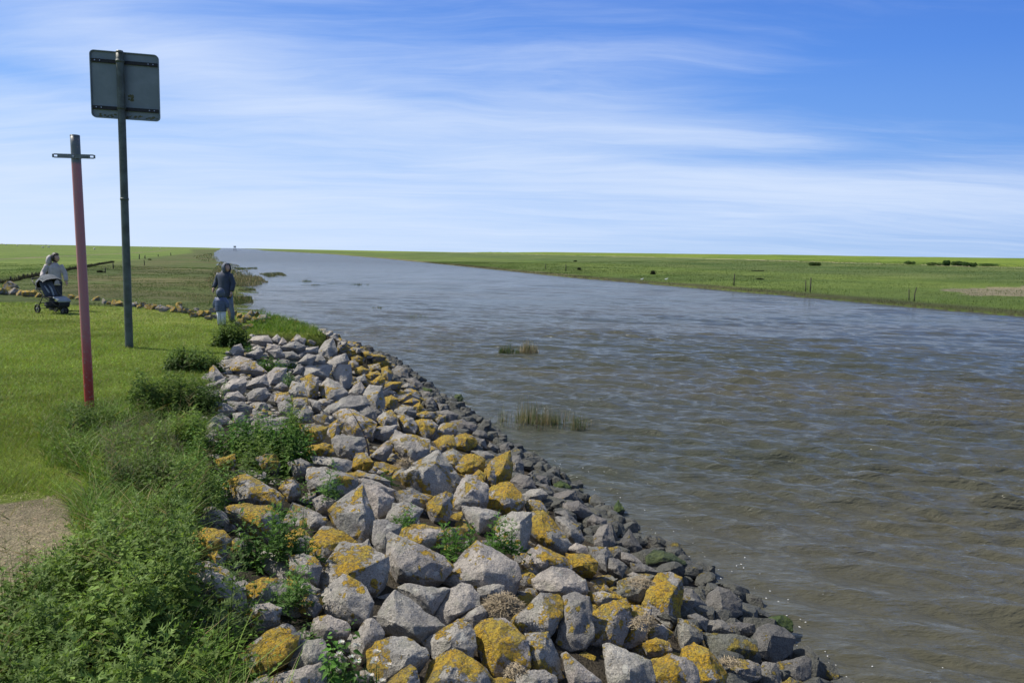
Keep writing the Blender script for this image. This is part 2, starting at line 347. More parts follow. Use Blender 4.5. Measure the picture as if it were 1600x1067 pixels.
def colours(x, y, z):
    wx = np.interp(y, WY, WX); cx = np.interp(y, CYm, CX); rx = np.interp(y, RY, RX); e = (x - rx) * COS
    n = vnoise(x, y, 5, 11); n2 = vnoise(x, y, 1.3, 12); n3 = vnoise(x, y, 30, 13); far = np.hypot(x, y)
    def c3(*c): return np.array(c)[None]
    def mx(a, b, f): return a * (1 - f[:, None]) + b * f[:, None]
    lawn = mx(c3(.14, .205, .028), c3(.20, .235, .05), n)
    marsh = mx(c3(.070, .100, .030), c3(.095, .118, .042), vnoise(x + y, y, 11, 14) * .7 + n2 * .3)
    marsh = mx(marsh, c3(.105, .10, .05), smooth(vnoise(x, y, 7, 21) + (x > wx - 16) * .3, .75, .95) * .6)
    farf = mx(c3(.11, .17, .035), c3(.13, .18, .048), vnoise(x, y, 40, 15))
    col = np.repeat(c3(.06, .055, .04), len(x), 0)
    isl = (x < wx + .6)
    plate = isl & (y < rowline(x) + .6) & (x < cx + .1) & (y < 45)
    col = np.where(isl[:, None], marsh, col)
    # brushwood line separates marsh from pasture on the left
    fx = np.interp(y, [44, 62, 140, 420, 1200], [-40, -44, -75, -180, -520])
    pf = smooth(fx - x, -2, 4) * (y > 30)
    col = mx(col, farf, pf * isl)
    strip = isl & (np.abs(x - fx * 1.0 + 25) < 1.5) & (y > 60); col = np.where(strip[:, None], c3(.16, .16, .09), col)
    near = isl & (y < 26) & (x > cx)
    col = np.where(near[:, None], c3(.055, .050, .040) * (.7 + .6 * n2[:, None]), col)
    col = np.where(plate[:, None], lawn, col)
    d = inpoly(x + .5 * (n2 - .5), y + .5 * (vnoise(x, y, .6, 17) - .5), DIRT_W) & plate
    col = np.where(d[:, None], c3(.29, .24, .165) * (.8 + .4 * n2[:, None]), col)
    # right bank
    R = e > -.2
    flat = mx(c3(.112, .162, .038), c3(.095, .135, .036), smooth(vnoise(x, y, 12, 18), .3, .7))
    flat = mx(flat, c3(.10, .15, .032), smooth(e, 26, 36)); slope = mx(c3(.068, .112, .030), c3(.125, .160, .055), vnoise(x, y, 9, 19))
    rc = mx(flat, slope, smooth(e, 30, 45) * (1 - smooth(e, 88, 96)))
    dyke = mx(c3(.125, .195, .028), c3(.16, .205, .038), vnoise(x, y, 55, 20)); rc = mx(rc, dyke, smooth(e, 97, 104))
    tr = (np.abs(e - 95 - 3 * (vnoise(x, y, 25, 22) - .5)) < 1.3 + 1.2 * vnoise(x, y, 15, 29)) & (y < 700) & (vnoise(x, y, 12, 23) > .12)
    rc = np.where(tr[:, None], c3(.34, .31, .20), rc)
    pt = np.array([atz(a, b, -.6) for a, b in [(1470, 450), (1540, 447.5), (1700, 452), (1760, 462), (1600, 459.5), (1500, 456)]])
    rc = np.where((inpoly(x + 3 * (n - .5), y + 3 * (n2 - .5), pt))[:, None], c3(.21, .19, .13), rc)
    lip = smooth(e, -.2, .1) * (1 - smooth(e, .7, 2.2 + 3 * n)); rc = mx(rc, mx(c3(.055, .05, .032), c3(.15, .135, .085), smooth(far, 70, 160)), lip * .75)
    col = np.where(R[:, None], rc, col)
    return np.concatenate([np.clip(col, 0, 1), np.ones((len(x), 1))], 1), plate, d, R
ang = np.concatenate([np.radians(np.linspace(-180, -48, 60, endpoint=False)), np.radians(np.linspace(-48, 48, 520)), np.radians(np.linspace(48, 180, 61))[1:]])
rad = np.concatenate([[0.01, .6, 1.2], np.geomspace(1.7, 90, 420), np.geomspace(90, 9000, 170)[1:]])
gx, gy, GF = polar(rad, ang); gz = height(gx, gy)
gc, plate, dirt, RB = colours(gx, gy, gz)
mid = GF[:, 0]
def sub(name, m, label):
    F = GF[m]; u, inv = np.unique(F, return_inverse=True)
    me = npmesh(name, np.stack([gx, gy, gz], 1)[u], inv.reshape(F.shape), gc[u]); o = link(name, me, M_GROUND); tag(o, label, None, None, 'structure'); return o
pm = plate[mid]; dm = dirt[mid]; rm = RB[mid]
sub('lawn', pm & ~dm, 'short green lawn on top of the river bank')
sub('bare_ground', pm & dm, 'worn patch of bare brown earth at the left edge of the lawn')
sub('far_bank', rm & ~pm, 'green meadow and low dyke on the far side of the river')
sub('ground', ~pm & ~rm, 'salt marsh, river bed and pasture on the near side')

# water: directional wave trains, resolved near the viewer
wa = np.radians(np.linspace(-35, 55, 620)); wr = np.concatenate([np.geomspace(2.6, 34, 760), np.geomspace(34, 170, 330)[1:], np.geomspace(170, 200, 20)[1:], np.geomspace(200, 12000, 40)[1:]])
x, y, F = polar(wr, wa); z = np.zeros_like(x); R_ = np.hypot(x, y)
rw = np.random.default_rng(3)
for k in range(112):
    lam = .17 * (1.05 / .17) ** rw.random() if k < 90 else 1.1 + 1.8 * rw.random(); th = math.radians(70) + rw.normal() * .24
    amp = (.0078 * lam if k < 90 else .0022 * lam) * (.5 + rw.random()); kk = 2 * math.pi / lam
    ph = kk * (x * math.cos(th) + y * math.sin(th)) + rw.random() * 6.28
    res = np.clip((lam / (np.where(R_ < 34, R_ * .0034, R_ * .0049)) - 2.5) / 4, 0, 1)
    s = np.sin(ph + .35 * np.sin(ph)); z += amp * s * res
calm = .6 + .4 * smooth(x - np.interp(y, WY, WX), 0, 5)
z *= calm * (.7 + .6 * vnoise(x, y, 4, 31)) * 1.1
sh = x > np.interp(y, WY, WX) - 14
mx_ = np.interp(y, RY, RX)
keep = (sh & (x < mx_ + 8))[F[:, 0]]
u, inv = np.unique(F[keep], return_inverse=True)
tag(link('water', npmesh('water', np.stack([x, y, z + WZ], 1)[u], inv.reshape(-1, 4)), M_WATER), 'choppy grey-brown river water', None, None, 'structure')
# ================================================================ ROCKS
# outline in photo pixels | ridge point | lichen, dark, moss | optional short name used in labels
RK = '''
566,756 541,775 514,797 530,825 545,838 563,849 581,840 585,813 577,789|568,800|.42 0 0|tall grey rock with an orange blotch near its top
570,757 592,762 615,778 606,800 590,808 580,795|590,775|.05 0 0|
531,847 512,876 494,913 506,926 545,906 587,925 606,885 604,869 580,861 563,850|545,893|.5 0 0|wide speckled grey boulder streaked with orange lichen
536,896 506,924 504,940 513,960 549,973 572,968 582,940 570,918 554,905|542,926|.5 0 0|pyramid boulder with one orange lichen face
506,821 486,846 486,872 503,882 515,872 531,847 557,847 535,830|510,850|.66 0 0|
452,868 475,866 491,871 503,884 494,912 478,905 455,890|488,886|.5 0 0|
585,815 605,813 626,822 612,838 606,868 590,858 582,845|602,835|0 0 0|
564,850 576,841 581,857 574,864|574,852|0 0 0|
624,828 642,820 665,819 690,826 702,838 690,848 672,857 640,850 620,848|660,842|.68 0 0|rounded boulder with a band of orange lichen on top
606,838 613,832 637,848 664,856 690,868 704,884 690,905 660,910 622,908 608,880|624,886|.35 0 0|dark-faced boulder with an orange ledge
745,847 723,866 690,908 712,914 745,920 775,932 800,922 812,900 806,880 775,858|758,892|.22 0 0|large pale triangular boulder
667,787 680,776 696,768 707,773 706,800 697,815 679,812 672,797|690,790|.5 0 0|upright wedge stone tinged yellow
618,769 642,763 657,769 675,780 660,795 630,790|645,778|.3 0 0|
615,786 603,811 625,822 650,815 660,795 640,785|630,800|.1 0 0|
717,757 728,742 745,742 762,760 761,785 745,796 722,795 706,793 709,775|738,765|.42 0 0|upright rounded grey boulder with yellow patches
684,705 651,723 628,741 642,760 673,776 703,770 718,750 706,730|661,736|.45 .1 0|big boulder with a wide shaded face
723,791 750,792 782,801 775,812 749,830 735,815|750,808|.1 0 0|
761,766 780,754 796,753 812,768 818,785 802,802 775,800 760,793|790,778|.85 0 0|boulder coated in golden lichen
762,725 780,712 796,705 801,730 798,748 785,755 768,760 759,745|787,728|.8 .1 0|upright golden lichened boulder near the water
797,713 812,712 818,725 818,742 800,740|806,725|.05 .6 0|
782,808 800,800 830,801 830,820 820,850 812,872 790,855 775,830|812,815|.2 0 0|tall flat-topped grey boulder behind the thistles
820,790 828,780 845,783 857,798 860,812 848,805 835,800|843,790|.75 0 0|
832,798 850,800 866,815 884,837 891,848 884,860 868,862 848,848 827,830|862,836|.75 .1 0|long boulder draped in golden lichen
816,881 828,859 842,851 866,864 888,872 892,888 870,890 842,894|856,872|.5 0 0|
833,904 850,892 866,885 890,890 912,905 918,922 890,930 858,928 840,920|880,916|.02 0 0|smooth flat grey slab
885,864 909,868 921,866 934,878 930,894 908,893 893,887|910,878|.85 0 0|
888,857 900,848 915,852 925,866 905,868|903,858|.1 .2 0|
920,854 948,855 957,868 948,892 935,882|945,866|.45 .2 0|
949,856 966,853 973,862 970,872 955,872|966,862|.05 .6 0|
952,871 965,873 980,884 972,901 951,887|964,882|0 .5 0|
928,838 938,822 950,820 962,848 944,857 930,850|942,836|.05 .6 0|dark pitted boulder at the waterline
945,820 955,815 966,844 961,850|958,830|0 .9 0|
964,852 983,827 991,840 1003,855 995,864 976,860|984,846|0 1 0|black pointed boulder standing in the water
918,812 927,803 948,812 946,822 930,826|932,812|0 .65 0|
860,774 884,766 899,767 902,780 885,786 865,786|885,776|0 .5 0|
880,785 904,782 927,802 915,812 885,800|905,792|0 .6 0|
868,808 885,808 905,822 913,840 900,850 887,840|892,828|.2 .3 0|
868,800 884,797 900,812 905,822 885,812|888,806|.1 .4 0|
815,772 830,764 846,763 855,772 840,782 822,782|838,771|.1 .2 0|
836,756 856,756 865,771 845,763|852,762|0 .8 0|
798,752 808,740 828,744 838,762 815,770|820,754|.05 .7 0|
865,756 877,751 892,759 892,765 871,768|880,758|0 .8 1|low mossy green stone at the water's edge
830,741 853,744 856,756 836,756|845,749|0 .6 0|
824,741 833,735 832,745|829,740|0 .9 0|
954,799 966,781 976,797 966,802|966,792|0 .9 1|small pyramid rock covered in green algae standing in the water
1010,870 1024,859 1045,862 1069,876 1069,882 1033,883 1012,882|1040,870|0 .9 .8|low algae-covered ledge lapped by the river
971,861 991,867 998,877 1009,886 985,882 971,873|990,873|0 .5 0|
986,879 1010,882 1030,894 1010,900 992,892|1008,889|0 .7 0|
979,898 989,893 1002,898 996,906|990,898|0 .4 0|
1028,897 1045,895 1064,904 1067,925 1061,965 1048,978 1031,968 1020,946 1005,945 1010,925|1048,932|.8 0 0|tall boulder crusted with bright yellow lichen
966,908 1000,896 1024,899 1013,922 1000,938 966,930|990,912|.3 .3 .2|
1064,918 1082,921 1103,944 1102,963 1085,960 1062,942|1086,938|.02 .4 0|
1122,916 1140,922 1157,938 1158,958 1140,966 1113,967 1102,946 1108,928|1128,948|.02 .4 0|big rounded grey boulder at the edge of the water
1075,961 1089,958 1107,968 1103,986 1088,976|1092,968|.1 .3 0|
1060,966 1078,972 1096,984 1098,998 1080,1003 1068,1010 1060,985|1078,986|.45 .3 .2|
1107,969 1128,968 1145,983 1148,988 1120,990 1103,988|1126,978|.02 .4 0|
1098,988 1150,990 1180,1000 1182,1017 1168,1026 1140,1032 1118,1025 1108,1008|1148,1010|.4 .25 .25|broad slab with an olive-tinged top
1133,974 1155,971 1178,975 1183,990 1160,993 1145,984|1160,981|0 .7 0|
1188,975 1204,963 1222,960 1237,970 1238,985 1215,988 1190,985|1215,970|0 .9 1|rounded rock capped with green moss beside the water
1184,980 1200,975 1225,980 1243,998 1235,1020 1212,1036 1190,1025 1180,1018|1205,992|0 .65 0|blocky black-grey boulder under the mossy rock
1216,1034 1238,1030 1257,1025 1267,1030 1265,1052 1264,1075 1225,1070 1212,1050|1245,1042|0 .5 0|knobbly grey rock furthest into the lower right water
1192,1034 1212,1036 1220,1050 1222,1075 1190,1075 1186,1050|1205,1048|.15 .3 0|
1135,1050 1150,1036 1168,1030 1187,1038 1188,1058 1165,1068 1136,1066|1155,1046|.5 .1 0|
1222,1067 1235,1058 1248,1065 1255,1082 1225,1084|1238,1068|.7 0 0|
1066,1014 1086,1004 1108,1014 1118,1028 1135,1050 1135,1075 1095,1078 1075,1050|1108,1026|.85 0 0|heavily lichened ochre boulder
1004,1004 1025,996 1045,1003 1050,1016 1035,1022 1012,1018|1026,1006|.7 0 0|
1014,976 1036,975 1052,990 1040,1000 1015,996|1032,985|.45 .1 0|
987,948 1018,947 1014,975 1004,1003 985,1010 973,1004|998,975|.3 0 0|
943,1008 955,1004 985,1018 1015,1031 1022,1055 1010,1088 955,1085 948,1045|985,1045|.22 0 0|large smooth pale grey boulder
1018,1030 1048,1022 1072,1028 1090,1045 1092,1078 1055,1080 1022,1060|1055,1042|.66 0 0|
917,960 940,946 977,935 986,950 985,973 970,1010 945,1003 925,1005|948,985|.6 0 0|leaning slab with a yellow lichen edge
918,924 940,923 965,928 975,935 940,948 925,938|945,932|.8 0 0|
938,922 944,911 959,926 950,930|947,920|.6 0 0|
845,926 870,929 880,940 878,962 860,992 835,998 802,975 815,955 833,938|858,966|.58 0 0|boulder with bold yellow lichen patches on a pale face
881,932 899,928 920,934 925,950 918,965 928,990 915,1008 890,1015 870,1000 878,962|893,950|.25 .3 0|dark weathered boulder between two yellow-patched ones
821,990 842,990 855,988 870,1020 881,1056 860,1062 835,1050 824,1020|840,1020|.6 0 0|
738,985 752,970 768,966 787,966 806,980 822,1000 826,1040 805,1050 772,1055 755,1035 745,1005|778,1005|.58 0 0|broad boulder half yellow and half dark
808,1052 830,1046 850,1046 868,1057 872,1088 810,1088|840,1062|.05 0 0|
878,1024 886,1020 912,1045 938,1062 930,1082 895,1080 886,1055|900,1046|0 0 0|
663,1003 690,985 715,968 735,975 742,990 743,1008 735,1025 715,1018 680,1028|706,1000|.4 0 0|long pale rock with faint yellow spots
712,970 730,957 752,945 759,955 750,972 738,983|740,962|.05 .3 0|
677,963 690,940 704,920 722,911 736,914 748,930 748,945 722,960 698,975|716,945|.02 0 0|pale split-faced grey boulder
618,925 600,942 591,962 600,978 625,992 662,1003 685,988 696,976 675,962 655,948 635,930|645,978|.1 0 0|wide slab of pinkish-brown granite
621,918 633,911 665,914 701,920 690,938 675,958 655,950 638,930|664,930|.02 0 0|flat slab of pinkish grey granite
746,918 770,912 788,914 785,928 762,937 750,930|768,922|.05 .2 0|
590,1004 615,994 628,995 648,1002 664,1012 667,1024 650,1042 620,1060 590,1068 576,1040 576,1018|636,1028|.55 0 0|rounded boulder with an orange lichen front
604,1067 622,1052 640,1039 650,1043 657,1070 655,1098 600,1092|636,1060|.85 0 0|
660,1070 672,1038 688,1024 707,1013 722,1018 752,1038 770,1060 768,1095 665,1098|708,1042|.72 0 0|humped boulder covered in yellow lichen
545,1008 557,990 570,970 580,965 592,975 600,990 590,1005 576,1018 562,1032|568,998|.05 .1 0|
486,985 491,965 513,961 540,972 546,980 540,992 503,998|515,978|.15 0 0|
365,1030 390,1007 415,988 440,974 455,978 469,993 464,1010 440,1030 410,1050 385,1048|446,1012|.95 0 0|brick-shaped slab coated in orange lichen
440,1030 470,1000 505,1000 512,1020 495,1045 470,1050|480,1022|.02 .1 0|
425,1060 445,1050 475,1043 500,1035 510,1060 500,1092 430,1092|470,1060|.25 0 0|
285,905 303,883 320,878 345,884 365,898 380,918 384,942 370,952 330,935 295,925|335,905|.5 0 0|pale humped boulder among the nettles
386,913 407,903 432,903 447,913 445,930 420,945 388,940|412,920|.5 0 0|
390,945 420,942 440,950 435,972 400,985 385,965|412,958|.55 .2 0|
335,718 350,714 366,709 368,718 358,727 342,728|352,717|.95 0 0|
400,716 415,709 430,709 437,722 430,735 410,732|418,718|.5 .2 0|
348,755 370,744 386,741 405,750 435,768 441,776 433,788 390,787 358,783|390,770|.58 0 0|ridged boulder orange on its left face
436,762 447,750 457,745 466,755 470,770 450,778|456,760|.9 0 0|
352,792 383,787 425,791 438,804 436,825 418,846 395,830|405,810|.8 0 0|flat boulder with a bright orange top
296,845 306,830 323,826 348,828 360,842 352,860 345,875 320,868|325,845|.8 0 0|
325,866 340,858 347,872 338,884|337,870|.8 0 0|
232,905 250,885 268,895 262,925 240,930|250,905|.7 .2 0|
466,661 500,664 512,668 505,690 482,693 475,680|492,674|.75 0 0|
513,665 527,655 537,661 530,674 520,686|525,666|.9 0 0|
522,648 535,640 552,640 572,650 588,660 580,680 565,685 548,680 545,665|552,655|.5 0 0|long pale boulder yellowed at its upper end
519,687 527,679 550,681 568,684 572,692 567,706 550,716 530,712 520,700|545,698|.2 0 0|
472,700 504,692 519,695 521,708 500,713 482,711|498,700|.8 0 0|
487,713 520,714 550,719 548,730 538,738 508,730 492,724|520,722|.02 .15 0|
556,708 573,707 582,722 568,732 548,731|565,718|.85 0 0|
579,712 592,698 606,688 614,696 605,708 596,718|598,704|.35 0 0|
541,738 560,735 590,742 608,751 605,758 575,752 545,747|575,744|.5 .1 0|
559,747 585,750 620,767 615,778 590,768 565,757|590,758|.02 .15 0|
482,731 510,730 538,739 559,748 556,760 538,771 510,772 486,764 480,748|520,748|.38 0 0|broad flat boulder behind a small thistle
488,780 504,773 526,782 514,797 495,797|508,784|0 .2 0|
450,722 470,716 484,724 481,738 460,743|468,728|.15 .4 0|
480,798 495,800 512,812 505,822 485,822|495,810|.5 0 0|
440,840 470,822 484,838 480,862 452,862|465,842|.75 0 0|
470,930 500,928 504,945 490,962 468,955|488,940|.6 .3 0|
450,905 478,908 500,920 490,935 455,930|475,918|.3 0 0|
609,690 619,672 638,676 670,687 671,700 660,715 648,721 628,710|634,694|.42 0 0|hump-backed grey boulder with a mustard patch in its hollow
504,643 520,630 545,617 568,619 577,632 560,640 525,643 512,648|530,636|.02 0 0|
552,641 574,633 587,642 589,657 570,650|573,645|0 .25 0|
544,614 553,602 563,596 569,605 569,618 552,620|558,608|.02 .1 0|
568,616 578,602 597,604 601,625 600,641 588,644 572,630|584,622|.25 .05 0|square-shouldered block of grey stone
498,606 512,591 527,597 543,613 525,625 508,627|518,606|.38 0 0|
470,592 484,584 497,590 495,610 483,622 474,610|484,602|.5 0 0|
519,585 530,571 548,570 549,580 543,600 536,609 527,598|533,588|.02 0 0|
508,568 522,558 540,552 545,563 530,572 519,583|526,568|.02 0 0|
465,580 480,571 518,570 512,588 490,586 470,590|494,579|0 0 0|
498,547 508,533 520,528 527,548 515,558 500,556|512,542|.1 .05 0|pointed pale rock standing at the top of the slope
524,531 532,528 547,543 538,550 528,548|535,538|.8 .2 0|
483,572 492,556 500,552 508,562 507,571|496,562|0 .2 0|
523,556 530,547 541,545 541,553|534,549|.9 0 0|
357,580 362,566 372,557 390,560 405,572 416,581 390,584|382,570|.4 0 0|broad tawny boulder at the upper end of the pile
325,590 328,576 334,570 341,577 350,589 335,596|334,582|.4 .1 0|
342,612 350,600 365,591 382,590 384,598 375,608 352,617 344,620|362,602|0 0 0|
325,600 350,591 354,597 340,603 327,605|341,597|0 0 0|
317,616 328,610 341,609 343,622 325,623|331,612|0 .3 0|
348,626 356,614 372,611 383,622 368,626|365,617|.05 0 0|
384,604 396,591 414,585 420,602 405,603|404,595|0 0 0|
385,615 400,607 415,606 422,616 408,626 390,624|403,613|0 0 0|
326,640 338,628 355,630 367,641 355,648 330,648|346,636|.1 .05 0|
355,627 380,628 394,636 380,646 365,642|372,632|0 .35 0|
363,646 380,644 384,656 368,662|372,650|0 .1 0|
417,585 430,574 448,575 442,595 422,600|430,584|0 0 0|
427,606 440,596 450,604 440,610|439,602|0 0 0|
451,612 457,595 475,600 479,618 462,621|462,606|.2 .05 0|
430,615 450,612 455,625 440,632 428,626|441,620|.45 0 0|
452,621 480,621 480,632 460,637|466,626|.5 0 0|
434,632 445,624 457,634 450,647 437,645|446,634|0 .3 0|
462,647 477,633 489,644 482,655 468,660|475,644|.35 0 0|
480,623 500,627 500,641 488,637|491,630|0 .25 0|
390,532 398,525 418,524 425,534 408,540|408,530|.02 0 0|
358,548 366,540 376,537 381,548 365,553|370,543|0 0 0|
383,550 400,540 414,543 400,548|400,543|.15 .1 0|
385,553 405,543 411,549 400,558|400,550|0 0 0|
416,547 418,537 438,540 435,547|424,540|0 .15 0|
438,542 462,533 478,541 468,548 446,547|458,539|0 0 0|
418,548 438,544 446,556 430,558|432,549|0 .1 0|
441,550 458,549 470,558 445,560|455,553|0 .2 0|
454,533 464,522 480,526 475,538|466,528|.5 0 0|
476,526 490,528 497,536 490,540 476,538|484,531|.6 0 0|
435,538 441,526 449,535 443,540|441,532|.6 0 0|
424,530 433,522 439,528 434,534|432,526|.1 0 0|
467,553 480,543 497,541 497,550 480,552|483,547|0 0 0|
466,566 480,552 494,556 485,570|480,560|0 0 0|
458,583 465,570 475,572 470,584|466,576|0 .2 0|
588,655 600,644 612,640 620,652 618,665 600,668|605,652|.5 0 0|
577,680 592,666 620,664 617,675 600,688|598,672|.4 0 0|
620,650 632,647 645,653 652,665 648,676 630,670|636,658|.4 0 0|
646,658 660,655 674,656 684,664 675,678 665,683 651,677|664,664|.7 0 0|
614,642 628,632 648,636 650,645 628,649|632,638|.4 .05 0|
646,634 656,628 664,640 655,644|655,635|.8 0 0|
630,629 645,621 657,626 645,634|644,626|.9 0 0|
645,648 664,642 681,643 678,653 660,655|664,647|.85 0 0|
677,654 686,648 697,650 696,659 684,661|688,653|.6 .1 0|
668,682 680,670 693,661 711,660 715,672 700,683 680,686|694,671|.6 .1 0|
678,690 690,680 708,680 712,695 703,703 688,703|696,690|.6 .1 0|
709,682 727,677 741,681 747,695 728,703 713,698|728,686|.85 .1 0|arched stone with mustard lichen
705,658 722,655 745,664 742,675 720,675|724,662|.2 .5 0|
738,678 745,671 759,674 762,683 748,686|750,678|0 .75 0|
741,684 757,686 762,701 750,698|752,690|.05 .5 0|
692,708 708,701 723,710 722,725 711,731 698,722|708,712|.55 .1 0|
712,730 724,711 742,709 757,718 757,733 740,740 722,738|738,722|.85 0 0|lumpy boulder all over mustard lichen
736,704 760,705 775,712 763,723 748,714|758,710|.1 .4 0|
757,733 768,724 775,745 770,758 758,752|766,738|.5 .2 0|
664,705 673,696 684,701 680,712 668,712|674,703|.4 .1 0|
738,742 748,733 758,740 758,750 745,748|748,740|.9 0 0|
780,695 793,692 798,704 783,705|790,697|0 .7 0|
765,690 780,701 770,705 762,698|770,696|.1 .5 0|
613,578 622,571 636,575 638,590 622,596|626,581|.05 .3 0|
634,592 645,590 660,600 662,608 645,606|648,597|.05 .65 0|
660,605 675,608 673,617 663,613|668,609|0 .8 1|
657,611 672,612 670,621 660,619|665,615|0 .6 0|
595,603 610,596 628,597 625,606 600,608|612,600|.85 0 0|
598,611 610,605 615,615 602,618|607,610|.1 .1 0|
625,605 637,597 651,605 645,610|638,602|.3 .4 0|
600,621 612,617 622,624 613,638 600,635|610,625|.85 .1 0|
615,618 640,607 652,612 660,624 640,630 622,628|640,616|.7 .1 0|
660,622 675,620 682,634 668,636|670,626|.05 .6 0|
666,623 684,621 690,634 670,636|678,626|0 .7 0|
684,630 699,632 700,640 688,642|692,634|0 .65 0|
681,643 700,640 715,648 707,658 690,655|698,646|.1 .55 0|
540,546 552,542 566,548 560,556 545,555|553,547|.8 .15 0|
549,558 560,553 571,559 566,567 552,566|560,558|.75 .2 0|
560,549 577,549 583,556 570,559|571,552|.75 .2 0|
578,556 592,552 603,558 590,562|591,555|.6 .3 0|
582,564 602,560 612,567 600,572 586,571|598,565|.75 .2 0|
575,570 592,568 596,577 580,580|585,572|.8 .1 0|
596,575 606,572 614,585 608,596 598,588|606,582|.75 .2 0|
554,576 565,572 576,578 570,585 556,584|565,577|.85 .1 0|
570,586 590,579 596,586 580,592|584,584|.85 .1 0|
580,596 594,586 602,592 598,603 584,601|592,592|.9 0 0|
557,590 570,584 573,596 560,599|565,590|.2 .1 0|
544,566 553,560 560,570 552,577 545,574|551,568|.6 .2 0|
708,622 712,616 720,616 724,622 720,628 710,628|716,619|0 .9 .9|small rounded mossy stone alone in the water
843,806 850,815 847,826 838,815|845,815|.6 .1 0|
700,610 704,606 709,610|705,608|0 .8 0|
'''
def hull_rock(pts_world, loc, size, seed, jag=.05):
    bm = bmesh.new()
    for p in pts_world: bm.verts.new(Vector(p) - loc)
    r = bmesh.ops.convex_hull(bm, input=bm.verts[:])
    junk = [g for g in set(r['geom_interior'] + r['geom_unused']) if isinstance(g, bmesh.types.BMVert)]
    bmesh.ops.delete(bm, geom=junk, context='VERTS')
    bmesh.ops.dissolve_limit(bm, angle_limit=math.radians(9), verts=bm.verts[:], edges=bm.edges[:])
    bmesh.ops.recalc_face_normals(bm, faces=bm.faces[:])
    try: bmesh.ops.bevel(bm, geom=bm.edges[:], offset=size * .02, segments=2, affect='EDGES', profile=.6, clamp_overlap=True)
    except Exception: pass
    bmesh.ops.triangulate(bm, faces=bm.faces[:])
    return refine(bm, size, seed, jag)
def refine(bm, size, seed, jag):
    for tgt in (.30, .16, .10):
        es = [e for e in bm.edges if e.calc_length() > size * tgt]
        if es and len(bm.edges) < 5000:
            bmesh.ops.subdivide_edges(bm, edges=es, cuts=1); bmesh.ops.triangulate(bm, faces=[f for f in bm.faces if len(f.verts) > 3])
    bm.normal_update(); off = Vector((seed * 3.1, seed * 1.7, seed * .9))
    for v in bm.verts:
        p = v.co / size
        n = noise.noise(p * 2.2 + off) * .55 + noise.noise(p * 5.5 + off) * .6 - abs(noise.noise(p * 4.1 - off)) * .8 + noise.noise(p * 13 + off) * .35
        v.co += v.normal * n * jag * size
    bm.normal_update()
    for e in bm.edges:
        if len(e.link_faces) == 2 and e.calc_face_angle(0) > .42: e.smooth = False
    return bm
ROCKS = []      # (obj, px, py, w, h, lichen, dark, moss, name)
PN = Vector((0.10, -.62, .78)).normalized()
def make_rock(poly, pk, L, D, MS, name, seed, lift=.10):
    P = [tuple(map(float, p.split(','))) for p in poly.split()] if isinstance(poly, str) else poly
    cx = sum(p[0] for p in P) / len(P); cy = sum(p[1] for p in P) / len(P)
    x0, x1 = min(p[0] for p in P), max(p[0] for p in P); y0, y1 = min(p[1] for p in P), max(p[1] for p in P)
    g = ground(cx, cy + (y1 - cy) * .45, lift); dist = (g - CAM).dot(FWD)
    px2m = dist / FPX; wdt = (x1 - x0) * px2m; hgt = (y1 - y0) * px2m; size = max(.5 * (wdt + hgt), .06)
    base = g
    if WZ + .02 > base.z: base.z = WZ + .02
    rr = random.Random(seed); pn = (PN + Vector((rr.uniform(-.2, .2), 0, 0))).normalized()
    def on(pxy, off):
        d = ray(*pxy); o = base + pn * off; t = (o - CAM).dot(pn) / d.dot(pn); t = min(max(t, dist * .86), dist * 1.2); return CAM + d * t
    out = [on(p, rr.uniform(-.06, .06) * size) for p in P]
    c = sum(out, Vector()) / len(out)
    pkw = on(pk, .30 * size); pk2 = on(((pk[0] * 1.6 + cx * .4) / 2 + rr.uniform(-.1, .1) * (x1 - x0), pk[1] + (y1 - cy) * .35), .26 * size)
    out = [c0_ + (q - c0_) * 1.09 for c0_ in [sum(out, Vector()) / len(out)] for q in out]
    pts = out + [pkw, pk2]
    for _ in range(3):
        u_ = rr.random(); q_ = rr.choice(P); f_ = rr.uniform(.35, .62); pts.append(on((cx + (q_[0] - cx) * f_, cy + (q_[1] - cy) * f_), rr.uniform(.16, .24) * size))
    for q in out:
        pts.append(c + (q - c) * .82 - pn * size * .42 + Vector((0, 0, -.10 * size)))
    bm = hull_rock(pts, c, size, seed, .042)
    o = bmobj('boulder' if size > .42 else 'stone', bm, M_ROCK, None, c, True)
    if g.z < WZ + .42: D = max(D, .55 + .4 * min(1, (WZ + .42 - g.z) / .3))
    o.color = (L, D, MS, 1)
    ROCKS.append([o, cx, cy, x1 - x0, y1 - y0, L, D, MS, name, size]); return o
TR = []
for k, ln in enumerate([l for l in RK.strip().split('\n') if l.strip()]):
    a, b, c, nm = ln.split('|'); pk = tuple(map(float, b.split(','))); L, D, MS = map(float, c.split())
    make_rock(a, pk, L, D, MS, nm, 11 + k); TR.append([tuple(map(float, p.split(','))) for p in a.split()])
